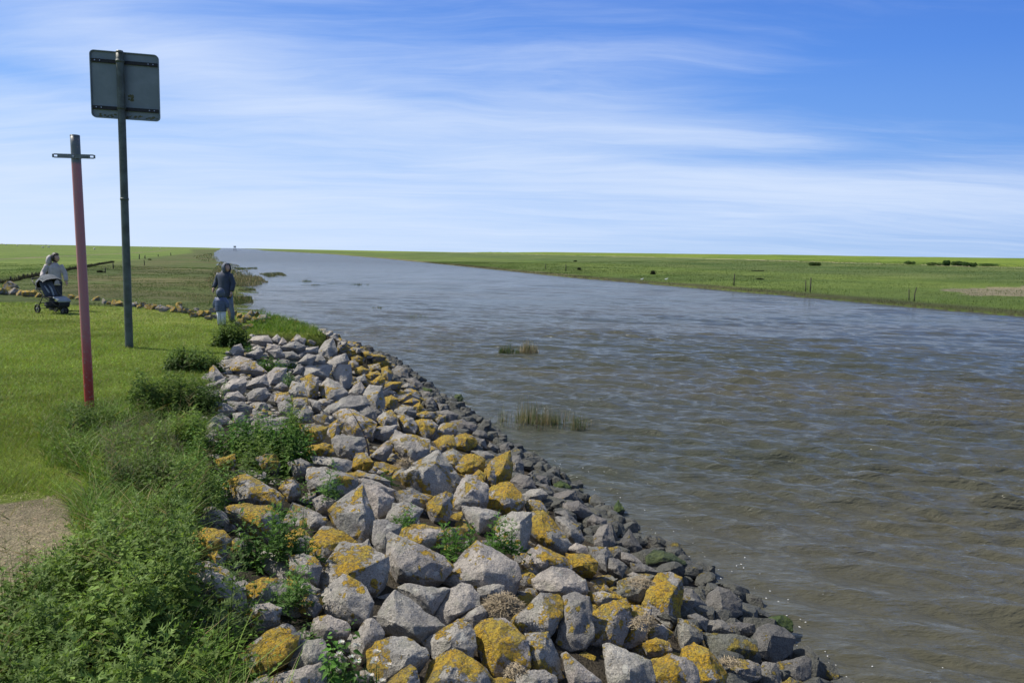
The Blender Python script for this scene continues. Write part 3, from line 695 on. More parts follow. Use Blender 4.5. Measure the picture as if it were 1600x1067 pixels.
# random rocks: row of orange stones along the far edge of the lawn, fillers on the slope
def rnd_mesh(seed):
    rr = random.Random(seed); bm = bmesh.new()
    s = Vector((rr.uniform(.7, 1.25), rr.uniform(.6, 1.0), rr.uniform(.5, .85)))
    for _ in range(15):
        d = Vector([rr.gauss(0, 1) for _ in range(3)]).normalized(); m = max(abs(d.x), abs(d.y), abs(d.z))
        d = d * (.5 + .22 * (1 / m - 1)); bm.verts.new(Vector((d.x * s.x, d.y * s.y, d.z * s.z)))
    me = bpy.data.meshes.new('rock'); pts = [v.co.copy() for v in bm.verts]; bm.free()
    b2 = hull_rock(pts, Vector(), 1.0, seed, .035); b2.normal_update(); b2.to_mesh(me); b2.free()
    me.polygons.foreach_set('use_smooth', [True] * len(me.polygons)); me.materials.append(M_ROCK); return me
RMESH = [rnd_mesh(900 + k) for k in range(22)]
def place_rnd(x, y, size, L, D, MS, rr, sink=.25, name='', z=None):
    me = RMESH[rr.randrange(len(RMESH))]; o = bpy.data.objects.new('stone', me); COL.objects.link(o)
    zz = (hz(x, y) if z is None else z) + size * (.5 * .6 - sink)
    o.location = (x, y, zz); o.scale = (size,) * 3; o.rotation_euler = (rr.uniform(-.5, .5), rr.uniform(-.5, .5), rr.uniform(0, 6.28))
    o.color = (L, D, MS, 1); px, py = proj(o.location); d = (Vector(o.location) - CAM).dot(FWD)
    ROCKS.append([o, px, py, size * FPX / d, size * FPX / d * .8, L, D, MS, name, size]); return o
rr = random.Random(5)
rowpx = [(-14, 451, 24), (4, 453, 20), (15, 446, 22), (22, 455, 18), (33, 457, 14), (43, 458, 16), (52, 457, 13), (60, 460, 13), (110, 463, 12), (122, 464, 10), (150, 466, 10), (163, 470, 11), (170, 472, 9), (180, 472, 13), (187, 473, 15), (208, 475, 12), (216, 477, 10), (224, 475, 11),
         (232, 478, 12), (240, 478, 14), (250, 479, 12), (256, 481, 14), (264, 478, 11), (272, 482, 14), (280, 474, 15), (283, 482, 16), (291, 484, 12), (298, 486, 13), (303, 490, 12), (308, 482, 10), (316, 488, 16), (325, 487, 14), (326, 494, 12), (333, 483, 12), (337, 492, 12), (344, 487, 11),
         (366, 487, 14), (374, 491, 12), (379, 499, 13), (385, 494, 14), (392, 489, 15), (398, 497, 13), (402, 489, 13), (411, 494, 14), (388, 508, 14), (382, 512, 12), (372, 503, 12), (412, 500, 10), (421, 495, 9)]
for k, (px, py, wpx) in enumerate(rowpx):
    p = ground(px, py + wpx * .25, .05); d = (p - CAM).dot(FWD); s = wpx * d / FPX * 1.15
    L = rr.choice([.95, .9, .85, .7, .35]); nm = {2: 'olive-brown boulder at the left end of the orange stone row', 24: 'upright cone-shaped orange rock in the stone row'}.get(k, '')
    if k in (2,): L = .6
    if k in (0, 1): L = 1.0; s *= .8
    place_rnd(p.x, p.y, s, L, .05 if k != 2 else .5, 0, rr, .1, nm)
NROW = len(rowpx)
# fillers
def near_pts(): return np.array([[r[0].location.x, r[0].location.y, r[9]] for r in ROCKS])
TB = [(min(p[0] for p in q), max(p[0] for p in q), min(p[1] for p in q), max(p[1] for p in q)) for q in TR]
def intr(px, py, k):
    for a, b, c, d in TB:
        if abs(px - (a + b) / 2) < (b - a) / 2 * k and abs(py - (c + d) / 2) < (d - c) / 2 * k: return True
    return False
acc = near_pts(); cand = []; rubble = []
for _ in range(5200):
    y = random.uniform(2.6, 24) ** 1.0; cx = float(np.interp(y, CYm, CX)); wx = float(np.interp(y, WY, WX))
    t = random.random() * 1.03; x = cx + (wx - cx) * t
    if t < .04 or (y > 17.9 and t < .1): continue
    s = random.uniform(.16, .5) * (1 if t < .85 else .7)
    cand.append((s, x, y, t))
cand.sort(reverse=True); NF = 300 - len(ROCKS) + 4; nf = 0; pts = [tuple(a) for a in acc]
P3 = np.zeros((8000, 3)); P3[:len(pts)] = pts; n3 = len(pts)
for s, x, y, t in cand:
    d = np.hypot(P3[:n3, 0] - x, P3[:n3, 1] - y); inside = np.any(d < (P3[:n3, 2] * .42 + s * .38))
    if inside: continue
    P3[n3] = (x, y, s); n3 += 1
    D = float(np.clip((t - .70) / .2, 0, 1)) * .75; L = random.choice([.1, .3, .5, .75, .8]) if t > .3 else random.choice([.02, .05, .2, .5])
    if t > .55 and t < .85 and y > 8: L = random.choice([.7, .85, .95])
    if t > .92: L = 0
    if .4 < t < .8 and y < 8: L = random.choice([.6, .75, .85, .95])
    px, py = proj((x, y, hz(x, y)))
    vis = -20 < px < 1620 and 0 < py < 1090
    if intr(px, py, .92): continue
    if nf < NF and vis and s > .15:
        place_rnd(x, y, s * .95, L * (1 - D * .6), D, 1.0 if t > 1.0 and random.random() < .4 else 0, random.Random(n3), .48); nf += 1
    else: rubble.append((x, y, s, t))
for _ in range(3600):       # small broken stone down in the gaps
    y = random.uniform(2.4, 23); cx = float(np.interp(y, CYm, CX)); wx = float(np.interp(y, WY, WX)); t = random.random() * 1.01
    if y > 17.9 and t < .12: continue
    rubble.append((cx + (wx - cx) * t, y, random.uniform(.10, .24) if t < .76 else random.uniform(.13, .36), t))
# one mesh of small rubble
lib = []
for me in RMESH[:6]:
    bm = bmesh.new(); bm.from_mesh(me); bmesh.ops.decimate if False else None
    V = np.array([v.co for v in bm.verts]); Fq = np.array([[v.index for v in f.verts] for f in bm.faces]); bm.free()
    q = np.round(V / .16).astype(int); u, inv = np.unique(q, axis=0, return_inverse=True); inv = inv.ravel()
    Vc = np.zeros((len(u), 3)); cnt = np.zeros(len(u)); np.add.at(Vc, inv, V); np.add.at(cnt, inv, 1); Vc /= cnt[:, None]
    F2 = inv[Fq]; ok = (F2[:, 0] != F2[:, 1]) & (F2[:, 1] != F2[:, 2]) & (F2[:, 0] != F2[:, 2]); lib.append((Vc, F2[ok]))
for nm_, sel, colr, lb in (('rubble', lambda t: t < .4, (.15, .1, 0, 1), 'small grey broken stones between the upper boulders'), ('lichened_rubble', lambda t: .4 <= t < .74, (.65, .2, 0, 1), 'small yellowed broken stones between the middle boulders'), ('wet_rubble', lambda t: t >= .74, (.0, 1.0, .12, 1), 'small dark wet stones along the waterline')):
    Vs, Fs, n = [], [], 0
    for (x, y, s, t) in rubble:
        if not sel(t): continue
        V, F_ = lib[random.randrange(6)]; e = Matrix.Rotation(random.uniform(0, 6.28), 3, 'Z') @ Matrix.Rotation(random.uniform(-.6, .6), 3, 'X')
        Vs.append(V @ np.array(e).T * s + np.array([x, y, hz(x, y) - .05 + s * (.10 if t < .76 else .30)])); Fs.append(F_ + n); n += len(V)
    o = link(nm_, npmesh(nm_, np.concatenate(Vs), np.concatenate(Fs), None, False), M_ROCK); o.color = colr
    tag(o, lb, None, None, 'stuff')
# labels: a description of the stone itself plus where it lies next to a stone or thing one can find
MARKS = [(r[8], r[1], r[2]) for r in ROCKS if r[8]] + [('dry straw nest', 785, 945), ('red post', 141, 640), ('lone reed tuft by the bank', 850, 650), ('tall thistle nearest the nettles', 453, 830), ('leafy nettle at the bottom edge', 530, 1010),
         ('child in white trousers', 349, 498), ('grey sign pole', 202, 540), ('pushchair', 85, 485), ('dark bush below the man', 362, 520), ('low dark bush on the lawn', 300, 557), ('green nettles among the upper rocks', 430, 565)]
used_l = set()
def describe(r):
    o, px, py, wd, ht, L, D, MS, nm, s = r
    sz = 'big' if s > .75 else 'medium' if s > .45 else 'small' if s > .25 else 'tiny'
    if MS > .5: c = 'mossy green'
    elif D > .55: c = 'dark wet' if L < .3 else 'dark lichened'
    elif L > .72: c = 'golden-lichened'
    elif L > .45: c = 'grey, orange-patched'
    elif L > .25: c = 'faintly yellowed grey'
    else: c = 'bare grey' if D < .3 else 'dull dark grey'
    sh = 'flat' if wd > 1.9 * ht else 'upright' if ht > 1.1 * wd else 'angular'
    return sz, c, sh
for r in ROCKS:
    sz, c, sh = describe(r); o = r[0]
    if r[8]:
        lab = r[8]; used_l.add(lab)
    else:
        lab = None; ms = sorted(MARKS, key=lambda m: math.hypot(m[1] - r[1], (m[2] - r[2]) * 1.2))
        for shp in (False, True):
            for m in ms[:4]:
                dx, dy = r[1] - m[1], r[2] - m[2]
                rel = ('just ' if math.hypot(dx, dy) < 45 else '') + (('right of' if dx > 0 else 'left of') if abs(dx) > 1.2 * abs(dy) else ('in front of' if dy > 0 else 'behind'))
                l = f"{sz} {sh + ' ' if shp else ''}{c} stone {rel} the {m[0]}"
                ww = l.split()
                if len(ww) > 16 or len(ww) < 4: continue
                if l not in used_l: lab = l; break
            if lab: break
        if not lab:
            for w in ('next beyond', 'farther off from', 'well away from', 'out past'):
                l = f"{sz} {c} stone {w} the {ms[0][0]}"
                if l not in used_l and len(l.split()) <= 16: lab = l; break
        if not lab: lab = f"{sz} {sh} {c} stone near the {ms[0][0]}"
        used_l.add(lab)
    lab = ' '.join(lab.split()[:16]) if len(lab.split()) > 16 else lab
    tag(o, lab, 'rock', 'granite rocks of the river bank')
# ================================================================ VEGETATION
class Acc:
    def __init__(s): s.V = []; s.F = []; s.C = []; s.n = 0
    def add(s, V, F, C):
        V = np.asarray(V, float); s.V.append(V); s.F.append(np.asarray(F) + s.n); s.C.append(C if np.ndim(C) == 2 else np.tile(np.asarray(C, float)[None], (len(V), 1))); s.n += len(V)
    def obj(s, name, m, parent=None, loc=None, smooth_=False):
        V = np.concatenate(s.V); C = np.concatenate(s.C); C = np.concatenate([C, np.ones((len(C), 1))], 1)
        if loc is not None: V = V - np.array(loc)
        return link(name, npmesh(name, V, np.concatenate(s.F), C, smooth_), m, parent, loc)
def blades(x, y, z, h, wd, lean, ldir, face, col, segs=1, tipcol=None):
    """many grass blades at once; triangles"""
    n = len(x); a = np.cos(face) * wd / 2; b = np.sin(face) * wd / 2; L = []; C = []; F = []
    lev = segs + 1
    for k in range(lev):
        t = k / segs * (1 if segs > 1 else 1); off = lean * h * t ** 1.8; ww = (1 - t) ** .7
        cx = x + np.cos(ldir) * off; cy = y + np.sin(ldir) * off; cz = z + h * t * (1 - .25 * lean * t)
        if k < lev - 1:
            L += [np.stack([cx - a * ww, cy - b * ww, cz], 1), np.stack([cx + a * ww, cy + b * ww, cz], 1)]
        else: L += [np.stack([cx, cy, cz], 1)]
    V = np.concatenate(L); nl = len(L); idx = np.arange(n)
    for k in range(segs):
        a0, b0 = 2 * k, 2 * k + 1
        if k < segs - 1:
            F.append(np.stack([idx + a0 * n, idx + b0 * n, idx + (b0 + 2) * n], 1)); F.append(np.stack([idx + a0 * n, idx + (b0 + 2) * n, idx + (a0 + 2) * n], 1))
        else: F.append(np.stack([idx + a0 * n, idx + b0 * n, idx + (2 * segs) * n], 1))
    for j in range(nl):
        t = 1.0 if j == nl - 1 else (j // 2) / segs
        C.append(col if tipcol is None else col * (1 - t) + tipcol * t)
    return V, np.concatenate(F), np.concatenate(C)
def gcol(n, base, var=.25, r=RNG):
    base = np.array(base); v = 1 + var * r.normal(size=(n, 1)); hue = r.normal(size=(n, 1)) * .12
    c = base[None] * v; c[:, 0:1] *= 1 + hue; return np.clip(c, .004, .9)
GREEN = (.18, .25, .042)
# mown/grazed lawn: short blades, density falling with distance
def lawn_pts(n, y0, y1, p=1.0):
    y = y0 + (y1 - y0) * RNG.random(n) ** p; hw = .78 * y + .6
    x = -hw + (np.minimum(np.interp(y, CYm, CX), hw) + hw) * RNG.random(n)
    return x, y
A = Acc()
for (n, y0, y1, h0, w0, p) in [(150000, 2.2, 9, .035, .004, 1.1), (190000, 8, 20, .045, .0075, 1.0), (90000, 18, 34, .05, .014, 1.0)]:
    x, y = lawn_pts(n, y0, y1, p); cx = np.interp(y, CYm, CX)
    k = (y < rowline(x) + .1) & (x < cx + .15); k &= ~(inpoly(x, y, DIRT_W) & (RNG.random(n) > .05)); cl = vnoise(x, y, .35, 40)
    k &= RNG.random(n) < .35 + .9 * cl; x, y, cl = x[k], y[k], cl[k]; m = len(x)
    tall = smooth(vnoise(x, y, 1.3, 41), .55, .8); h = h0 * (.5 + RNG.random(m)) * (1 + 1.0 * tall)
    c = gcol(m, GREEN, .28) * (.62 + .45 * vnoise(x, y, 2.2, 42) + .5 * vnoise(x, y, .5, 43))[:, None]; yel = RNG.random(m) < .14; c[yel] = gcol(int(yel.sum()), (.22, .19, .075))
    A.add(*blades(x, y, height(x, y) - .005, h, w0 * (.7 + .6 * RNG.random(m)), .5 + .6 * RNG.random(m), RNG.random(m) * 6.28, RNG.random(m) * 3.14, c, 1))
# longer fringe of grass between lawn and nettles and the tuft at the corner of the bank
def region(poly_px, n, dz=0.0):
    W_ = np.array([tuple(ground(a, b))[:2] for a, b in poly_px]); lo = W_.min(0); hi = W_.max(0)
    P = lo + (hi - lo) * RNG.random((n * 3, 2)); P = P[inpoly(P[:, 0], P[:, 1], W_)][:n]; return P[:, 0], P[:, 1]
GR_TIP = [(404, 496), (430, 493), (470, 503), (500, 520), (512, 536), (495, 540), (470, 524), (420, 520), (392, 524), (385, 512)]
x, y = region(GR_TIP, 16000); m = len(x)
A.add(*blades(x, y, height(x, y) - .01, .10 + .20 * RNG.random(m) ** 2, .012 + .008 * RNG.random(m), .3 + .8 * RNG.random(m), RNG.random(m) * 6.28, RNG.random(m) * 3.14, gcol(m, (.10, .18, .02)), 2))
o = A.obj('lawn_grass', M_GRASS); tag(o, 'short green grass blades of the lawn', 'grass', None, 'stuff')

RB_ = [(r[1], r[2], r[3] * .45, r[4] * .5) for r in ROCKS if r[5] > .25 or r[4] > 22]
RB_ += [(417, 1012, 56, 42), (335, 912, 50, 36), (415, 922, 32, 20), (322, 846, 30, 20), (395, 765, 48, 25), (395, 815, 45, 30)]
def blocks(px, py, hpx):
    """would a plant with its foot here hide a rock that shows in the photo"""
    for (a, b, c, d) in RB_:
        if abs(px - a) < c and b - d < py < b + d + hpx * .95 : return True
    return False
def nettle(acc, x, y, z, h, rr, col=(.055, .115, .020), lsz=.065, npair=None, dense=1.0):
    """upright stem with crossed pairs of toothed, drooping leaves"""
    lx, ly = rr.gauss(0, .10), rr.gauss(0, .10); n = npair or max(4, int(h / .045 * dense)); c0 = np.array(col) * rr.uniform(.75, 1.3)
    sw = .0045
    S = np.array([(x - sw, y, z), (x + sw, y, z), (x + lx * h + sw * .4, y + ly * h, z + h), (x, y + sw, z), (x, y - sw, z), (x + lx * h, y + ly * h, z + h)])
    acc.add(S, [(0, 1, 2), (3, 4, 5)], c0 * .9)
    a0 = rr.uniform(0, 3.14)
    V = []; F = []; C = []; b = 0
    for i in range(n):
        t = .12 + .88 * (i / (n - 1)); s = lsz * (1.15 - .75 * t) * rr.uniform(.8, 1.2) * min(1, .4 + h * 1.6)
        if i == n - 1: s *= .8
        for k in (0, 1):
            a = a0 + (i % 2) * 1.57 + k * 3.14 + rr.uniform(-.3, .3); dr = rr.uniform(-.1, .75) * (1.1 - t * .6); ca, sa = math.cos(a), math.sin(a)
            px, py, pz = x + lx * h * t, y + ly * h * t, z + h * t; st = s * .35
            def P(u, v, w_): # along, across, up
                r_ = st + u; return (px + ca * r_ - sa * v, py + sa * r_ + ca * v, pz + st * .3 - dr * u * (1 + u / s * .4) + w_)
            w_ = s * .40
            V += [P(0, 0, 0), P(s * .32, w_, .12 * s), P(s * .32, -w_, .12 * s), P(s * .5, 0, -.02 * s), P(s * .78, w_ * .45, .05 * s), P(s * .78, -w_ * .45, .05 * s), P(s * 1.15, 0, 0)]
            F += [(b, b + 3, b + 1), (b, b + 2, b + 3), (b + 1, b + 3, b + 4), (b + 2, b + 5, b + 3), (b + 3, b + 6, b + 4), (b + 3, b + 5, b + 6)]; b += 7
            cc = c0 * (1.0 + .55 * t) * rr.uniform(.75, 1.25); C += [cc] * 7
    acc.add(V, F, np.clip(np.array(C), 0, 1))
def thistle(acc, x, y, z, h, rr, col):
    c0 = np.array(col); V = []; F = []; C = []; b = 0; lx, ly = rr.gauss(0, .12), rr.gauss(0, .12)
    acc.add([(x - .005, y, z), (x + .005, y, z), (x + lx * h, y + ly * h, z + h), (x, y + .005, z), (x, y - .005, z), (x + lx * h, y + ly * h, z + h)], [(0, 1, 2), (3, 4, 5)], c0 * 1.1)
    n = max(8, int(h / .014))
    for i in range(n):
        t = i / n; a = i * 2.4 + rr.uniform(-.3, .3); ca, sa = math.cos(a), math.sin(a); s = (.15 if t < .25 else .10) * (1.1 - .6 * t) * rr.uniform(.8, 1.2) * min(1.3, .5 + h * 1.5); dr = rr.uniform(-.5, .3) + t * -.5
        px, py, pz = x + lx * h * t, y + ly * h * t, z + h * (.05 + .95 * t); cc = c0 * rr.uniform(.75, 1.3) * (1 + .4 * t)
        K = 6
        for k in range(K + 1):
            u = k / K; zz = pz - dr * s * u - .35 * s * u * u + .1 * s * math.sin(u * 3); V.append((px + ca * s * u, py + sa * s * u, zz)); C.append(cc)
        for k in range(K):
            u = (k + .5) / K; ww = s * .26 * math.sin(3.14 * min(1, u + .15)) * rr.uniform(.8, 1.3)
            for sg in (-1, 1):
                uu = u + .16; V.append((px + ca * s * uu - sa * ww * sg, py + sa * s * uu + ca * ww * sg, pz - dr * s * uu - .35 * s * u * u + .05 * s + rr.uniform(-.01, .02))); C.append(cc * 1.15)
        for k in range(K):
            F += [(b + k, b + k + 1, b + K + 1 + 2 * k), (b + k + 1, b + k, b + K + 2 + 2 * k)]
        b = len(V)
    acc.add(V, F, np.clip(np.array(C), 0, 1))
def dry_stem(acc, x, y, z, h, rr):
    lx, ly = rr.gauss(0, .2) * h, rr.gauss(0, .15) * h; c = np.array((.30, .24, .15)) * rr.uniform(.6, 1.1)
    V = [(x - .003, y, z), (x + .003, y, z), (x + lx, y + ly, z + h), (x, y - .003, z), (x, y + .003, z)]; F = [(0, 1, 2), (3, 4, 2)]
    for q in range(7):
        t = .5 + .5 * rr.random(); a = rr.uniform(0, 6.28); L_ = h * .14; b = len(V)
        V += [(x + lx * t, y + ly * t, z + h * t), (x + lx * t, y + ly * t, z + h * t + .006), (x + lx * t + math.cos(a) * L_, y + ly * t + math.sin(a) * L_, z + h * t + L_ * .8)]; F.append((b, b + 1, b + 2))
    acc.add(V, F, c)
NET = [(-40, 1010), (60, 960), (118, 915), (138, 860), (120, 800), (150, 765), (105, 730), (80, 700), (120, 668), (160, 655), (230, 645), (330, 648), (352, 665), (420, 668), (470, 705), (470, 730), (440, 745), (400, 770), (345, 790), (335, 815),
       (290, 840), (300, 880), (285, 920), (330, 960), (390, 985), (430, 1010), (420, 1067), (425, 1120), (440, 1300), (200, 1900), (-500, 1900), (-400, 1100)]
A = Acc(); G2 = Acc(); rr = random.Random(21)
x, y = region([(a + (22 if a > 250 else 0), b) for a, b in NET], 7600)
dens = vnoise(x, y, .55, 50); big_ = smooth(vnoise(x, y, .8, 51) * .6 + dens * .4, .2, .8); z = height(x, y); cnt = 0
for i in range(len(x)):
    if y[i] < 1.15 and abs(x[i]) < .6: continue
    px, py = proj((x[i], y[i], z[i])); d = y[i]
    up = smooth(np.array(py), 640, 760); leftness = smooth(np.array(px), 90, 250)
    pr = .30 + .75 * float(leftness) if py < 900 else .95
    h = (.09 + .40 * big_[i]) * rr.uniform(.6, 1.2)
    if py > 900: h = (.16 + .36 * big_[i]) * rr.uniform(.6, 1.25)
    if px < 170: h *= .75
    open_ = py < 930 and px < 300
    if open_ and vnoise(np.array(x[i]), np.array(y[i]), .75, 57) < .34: continue
    if rr.random() > pr * (.08 + 1.1 * big_[i]): continue
    if blocks(px, py, h * FPX / d) and rr.random() > .045: continue
    if y[i] < 2.4: h *= .7
    if y[i] < 1.6: continue
    tn = float(vnoise(np.array(x[i]), np.array(y[i]), .6, 58)); cb = np.array((.048, .084, .018)) * (1 - tn) + np.array((.115, .175, .032)) * tn
    if rr.random() < .16: thistle(A, x[i], y[i], z[i] - .02, h * 1.15, rr, cb * np.array((1.15, 1.1, 1.5))); cnt += 1; continue
    if rr.random() < .03: dry_stem(A, x[i], y[i], z[i], h * 1.6, rr)
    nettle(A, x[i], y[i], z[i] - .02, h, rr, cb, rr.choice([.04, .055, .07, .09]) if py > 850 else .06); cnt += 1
x, y = region([(290, 700), (480, 690), (500, 760), (480, 830), (520, 1000), (560, 1067), (380, 1080), (270, 960), (270, 860)], 1300); z = height(x, y)
for i in range(len(x)):
    px, py = proj((x[i], y[i], z[i]))
    if y[i] < 1.6 or vnoise(np.array(x[i]), np.array(y[i]), .5, 59) < .36: continue
    h = rr.uniform(.12, .36)
    if blocks(px, py, h * FPX / y[i] * .8) and rr.random() > .05: continue
    nettle(A, x[i], y[i], z[i] - .02, h, rr, (.075, .15, .03), rr.choice([.04, .06, .075]))
print('nettles', cnt)
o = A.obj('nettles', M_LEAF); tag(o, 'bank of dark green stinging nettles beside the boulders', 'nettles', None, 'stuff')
# long grass among and in front of the nettles
x, y = region(NET, 46000); px = np.array([proj((a, b, c)) for a, b, c in zip(x, y, height(x, y))])
k = (vnoise(x, y, .5, 55) > .30) & (y > 1.5); bl = np.array([k[i] and not blocks(px[i, 0], px[i, 1], 110) for i in range(len(x))]); x, y = x[bl], y[bl]; m = len(x)
hh = (.08 + .34 * RNG.random(m) ** 1.9) * np.where(y < 5.5, 1.15, .9); c = gcol(m, (.12, .20, .03), .3); st = RNG.random(m) < .12; c[st] = gcol(int(st.sum()), (.30, .25, .13))
G2.add(*blades(x, y, height(x, y) - .01, hh, .005 + .004 * RNG.random(m), .5 + .9 * RNG.random(m), RNG.random(m) * 6.28, RNG.random(m) * 3.14, c, 4, c * 1.25))
# ragged rim of taller grass where the nettles thin out into the lawn
x, y = region([(60, 640), (200, 600), (330, 600), (345, 660), (200, 800), (150, 900), (60, 960), (-40, 1000), (60, 900), (110, 800), (60, 700)], 26000); m = len(x)
k = vnoise(x, y, .7, 56) > .45; x, y = x[k], y[k]; m = len(x); c = gcol(m, (.12, .19, .03), .3); st = RNG.random(m) < .1; c[st] = gcol(int(st.sum()), (.28, .24, .13))
G2.add(*blades(x, y, height(x, y) - .01, .05 + .12 * RNG.random(m), .005 + .003 * RNG.random(m), .4 + .9 * RNG.random(m), RNG.random(m) * 6.28, RNG.random(m) * 3.14, c, 3))
o = G2.obj('long_grass', M_GRASS); tag(o, 'long unmown grass growing among the nettles', 'grass', None, 'stuff')
# flowering grass panicles, pinkish haze near the post
A = Acc(); x, y = region([(150, 720), (240, 680), (290, 750), (250, 800), (170, 790)], 260); m = len(x); zz = height(x, y)
A.add(*blades(x, y, zz, .32 + .12 * RNG.random(m), .003 + 0 * x, .3 + .3 * RNG.random(m), RNG.random(m) * 6.28, RNG.random(m) * 3.14, gcol(m, (.20, .17, .12)), 3))
for i in range(m):
    h = .34; q = 14; a = RNG.random(q) * 6.28; r_ = .03 * RNG.random(q); X_ = x[i] + np.cos(a) * r_; Y_ = y[i] + np.sin(a) * r_; Z_ = zz[i] + h * (.75 + .3 * RNG.random(q))
    A.add(*blades(X_, Y_, Z_, .02 + 0 * a, .004 + 0 * a, .4 + 0 * a, a, a, gcol(q, (.26, .22, .15)), 1))
o = A.obj('flowering_grass', M_STRAW); tag(o, 'hazy brown flowering grass heads above the nettles', 'grass', None, 'stuff')
# straw litter on the bare ground
A = Acc(); lo = DIRT_W.min(0); hi = DIRT_W.max(0); P = lo + (hi - lo) * RNG.random((4200, 2)); P = P[inpoly(P[:, 0], P[:, 1], DIRT_W)]; x, y = P.T; m = len(x)
fa = RNG.random(m) * 6.28; L_ = .015 + .05 * RNG.random(m) ** 3; zz = height(x, y) + .004 + .008 * RNG.random(m)
dx, dy = np.cos(fa) * L_, np.sin(fa) * L_; nx, ny = -np.sin(fa) * .0022, np.cos(fa) * .0022
V = np.concatenate([np.stack([x - nx, y - ny, zz], 1), np.stack([x + nx, y + ny, zz], 1), np.stack([x + dx, y + dy, zz + .006], 1)]); i = np.arange(m)
A.add(V, np.stack([i, i + m, i + 2 * m], 1), np.tile(gcol(m, (.34, .27, .18), .4), (3, 1)))
o = A.obj('straw_litter', M_STRAW); tag(o, 'dry straw scattered over the bare brown ground', 'straw', None, 'stuff')

# shrubs and single plants, each a thing of its own
def plant_thing(name, label, cat, px, py, hpx, wpx, kind, seed, group=None, n=30, col=(.045, .10, .016), lift=0.0):
    g = ground(px, py, lift); d = (g - CAM).dot(FWD); h = hpx * d / FPX * (1.2 if kind == 'thistle' else 1.0); wd = wpx * d / FPX; rr = random.Random(seed); A = Acc()
    for i in range(n):
        a = rr.uniform(0, 6.28); r = math.sqrt(rr.random()) * wd / 2; xx = g.x + math.cos(a) * r; yy = g.y + math.sin(a) * r * .6
        hh = h * rr.uniform(.6, 1.05) * (1 - .45 * (r / (wd / 2 + 1e-6)) ** 2)
        if kind == 'nettle': nettle(A, xx, yy, g.z - .03, hh, rr, col, .065 if d < 9 else .085)
        else: thistle(A, xx, yy, g.z - .03, hh, rr, col)
    o = A.obj(name, M_LEAF, None, tuple(g)); return tag(o, label, cat, group)
G_T = 'thistles growing between the boulders'
plant_thing('shrub', 'dark leafy bush at the top of the rocks in front of the man and child', 'bush', 362, 541, 52, 60, 'nettle', 1, n=80, col=(.065, .105, .028))
plant_thing('shrub', 'low dark green bush on the lawn left of the first grey rocks', 'bush', 300, 579, 50, 90, 'nettle', 2, n=120, col=(.065, .11, .026))
plant_thing('nettle_clump', 'fresh green nettle clump among the upper grey rocks', 'nettle', 425, 578, 30, 50, 'nettle', 3, n=40, col=(.06, .13, .018), lift=.1)
plant_thing('nettle_clump', 'small green nettle clump right of the larger one on the upper rocks', 'nettle', 452, 572, 16, 32, 'nettle', 31, n=18, col=(.06, .13, .018), lift=.1)
plant_thing('nettle_clump', 'small nettle growing beside the palest upper rocks', 'nettle', 386, 548, 16, 22, 'nettle', 32, n=14, col=(.06, .13, .018), lift=.1)
plant_thing('thistle', 'grey-green thistle low on the upper rocks behind the nettle bank', 'thistle', 449, 603, 26, 26, 'thistle', 4, G_T, n=6, col=(.09, .15, .06), lift=.1)
plant_thing('nettle_clump', 'leafy nettle clump pushing up between lawn edge and boulders', 'nettle', 405, 716, 86, 165, 'nettle', 5, n=150, col=(.055, .12, .02))
plant_thing('thistle', 'thistle standing in front of the broad flat boulder', 'thistle', 510, 775, 52, 34, 'thistle', 6, G_T, n=4, col=(.085, .16, .04), lift=.15)
plant_thing('thistle', 'small thistle in the dark hollow beside the big shaded boulder', 'thistle', 600, 752, 22, 26, 'thistle', 7, G_T, n=4, col=(.06, .13, .02), lift=.1)
plant_thing('thistle', 'leftmost of three thistles in a row, behind the rounded boulder with the orange band', 'thistle', 640, 822, 50, 40, 'thistle', 8, G_T, n=5, col=(.075, .155, .03), lift=.15)
plant_thing('thistle', 'bushy thistle between the rounded orange-banded boulder and the large pale triangular one', 'thistle', 716, 862, 62, 50, 'thistle', 9, G_T, n=6, col=(.075, .155, .03), lift=.15)
plant_thing('thistle', 'thistle directly behind the top of the large pale triangular boulder', 'thistle', 782, 862, 60, 50, 'thistle', 10, G_T, n=6, col=(.075, .155, .03), lift=.15)
plant_thing('thistle', 'tall thistle at the edge of the nettles left of the lichened rocks', 'thistle', 455, 872, 100, 46, 'thistle', 11, G_T, n=6, col=(.08, .15, .035), lift=.1)
plant_thing('thistle', 'pale spreading thistle above the brick-shaped orange slab', 'thistle', 452, 940, 60, 80, 'thistle', 12, G_T, n=8, col=(.10, .18, .05), lift=.1)
plant_thing('nettle_plant', 'dark drooping nettle rising in front of the flat orange-topped boulder', 'nettle', 385, 885, 100, 46, 'nettle', 13, n=9, col=(.045, .09, .02))
plant_thing('nettle_plant', 'drooping nettle just right of the brick-shaped orange slab', 'nettle', 478, 1012, 72, 28, 'nettle', 14, n=5, col=(.06, .11, .03), lift=.05)
plant_thing('nettle_plant', 'leafy green nettle at the bottom edge between two pale boulders', 'nettle', 528, 1085, 125, 52, 'nettle', 15, n=11, col=(.065, .14, .025), lift=.05)
plant_thing('weed', 'bright green broad-leaved weed at the bottom in front of the nettles', 'weed', 345, 1060, 120, 90, 'nettle', 16, n=16, col=(.095, .19, .02))
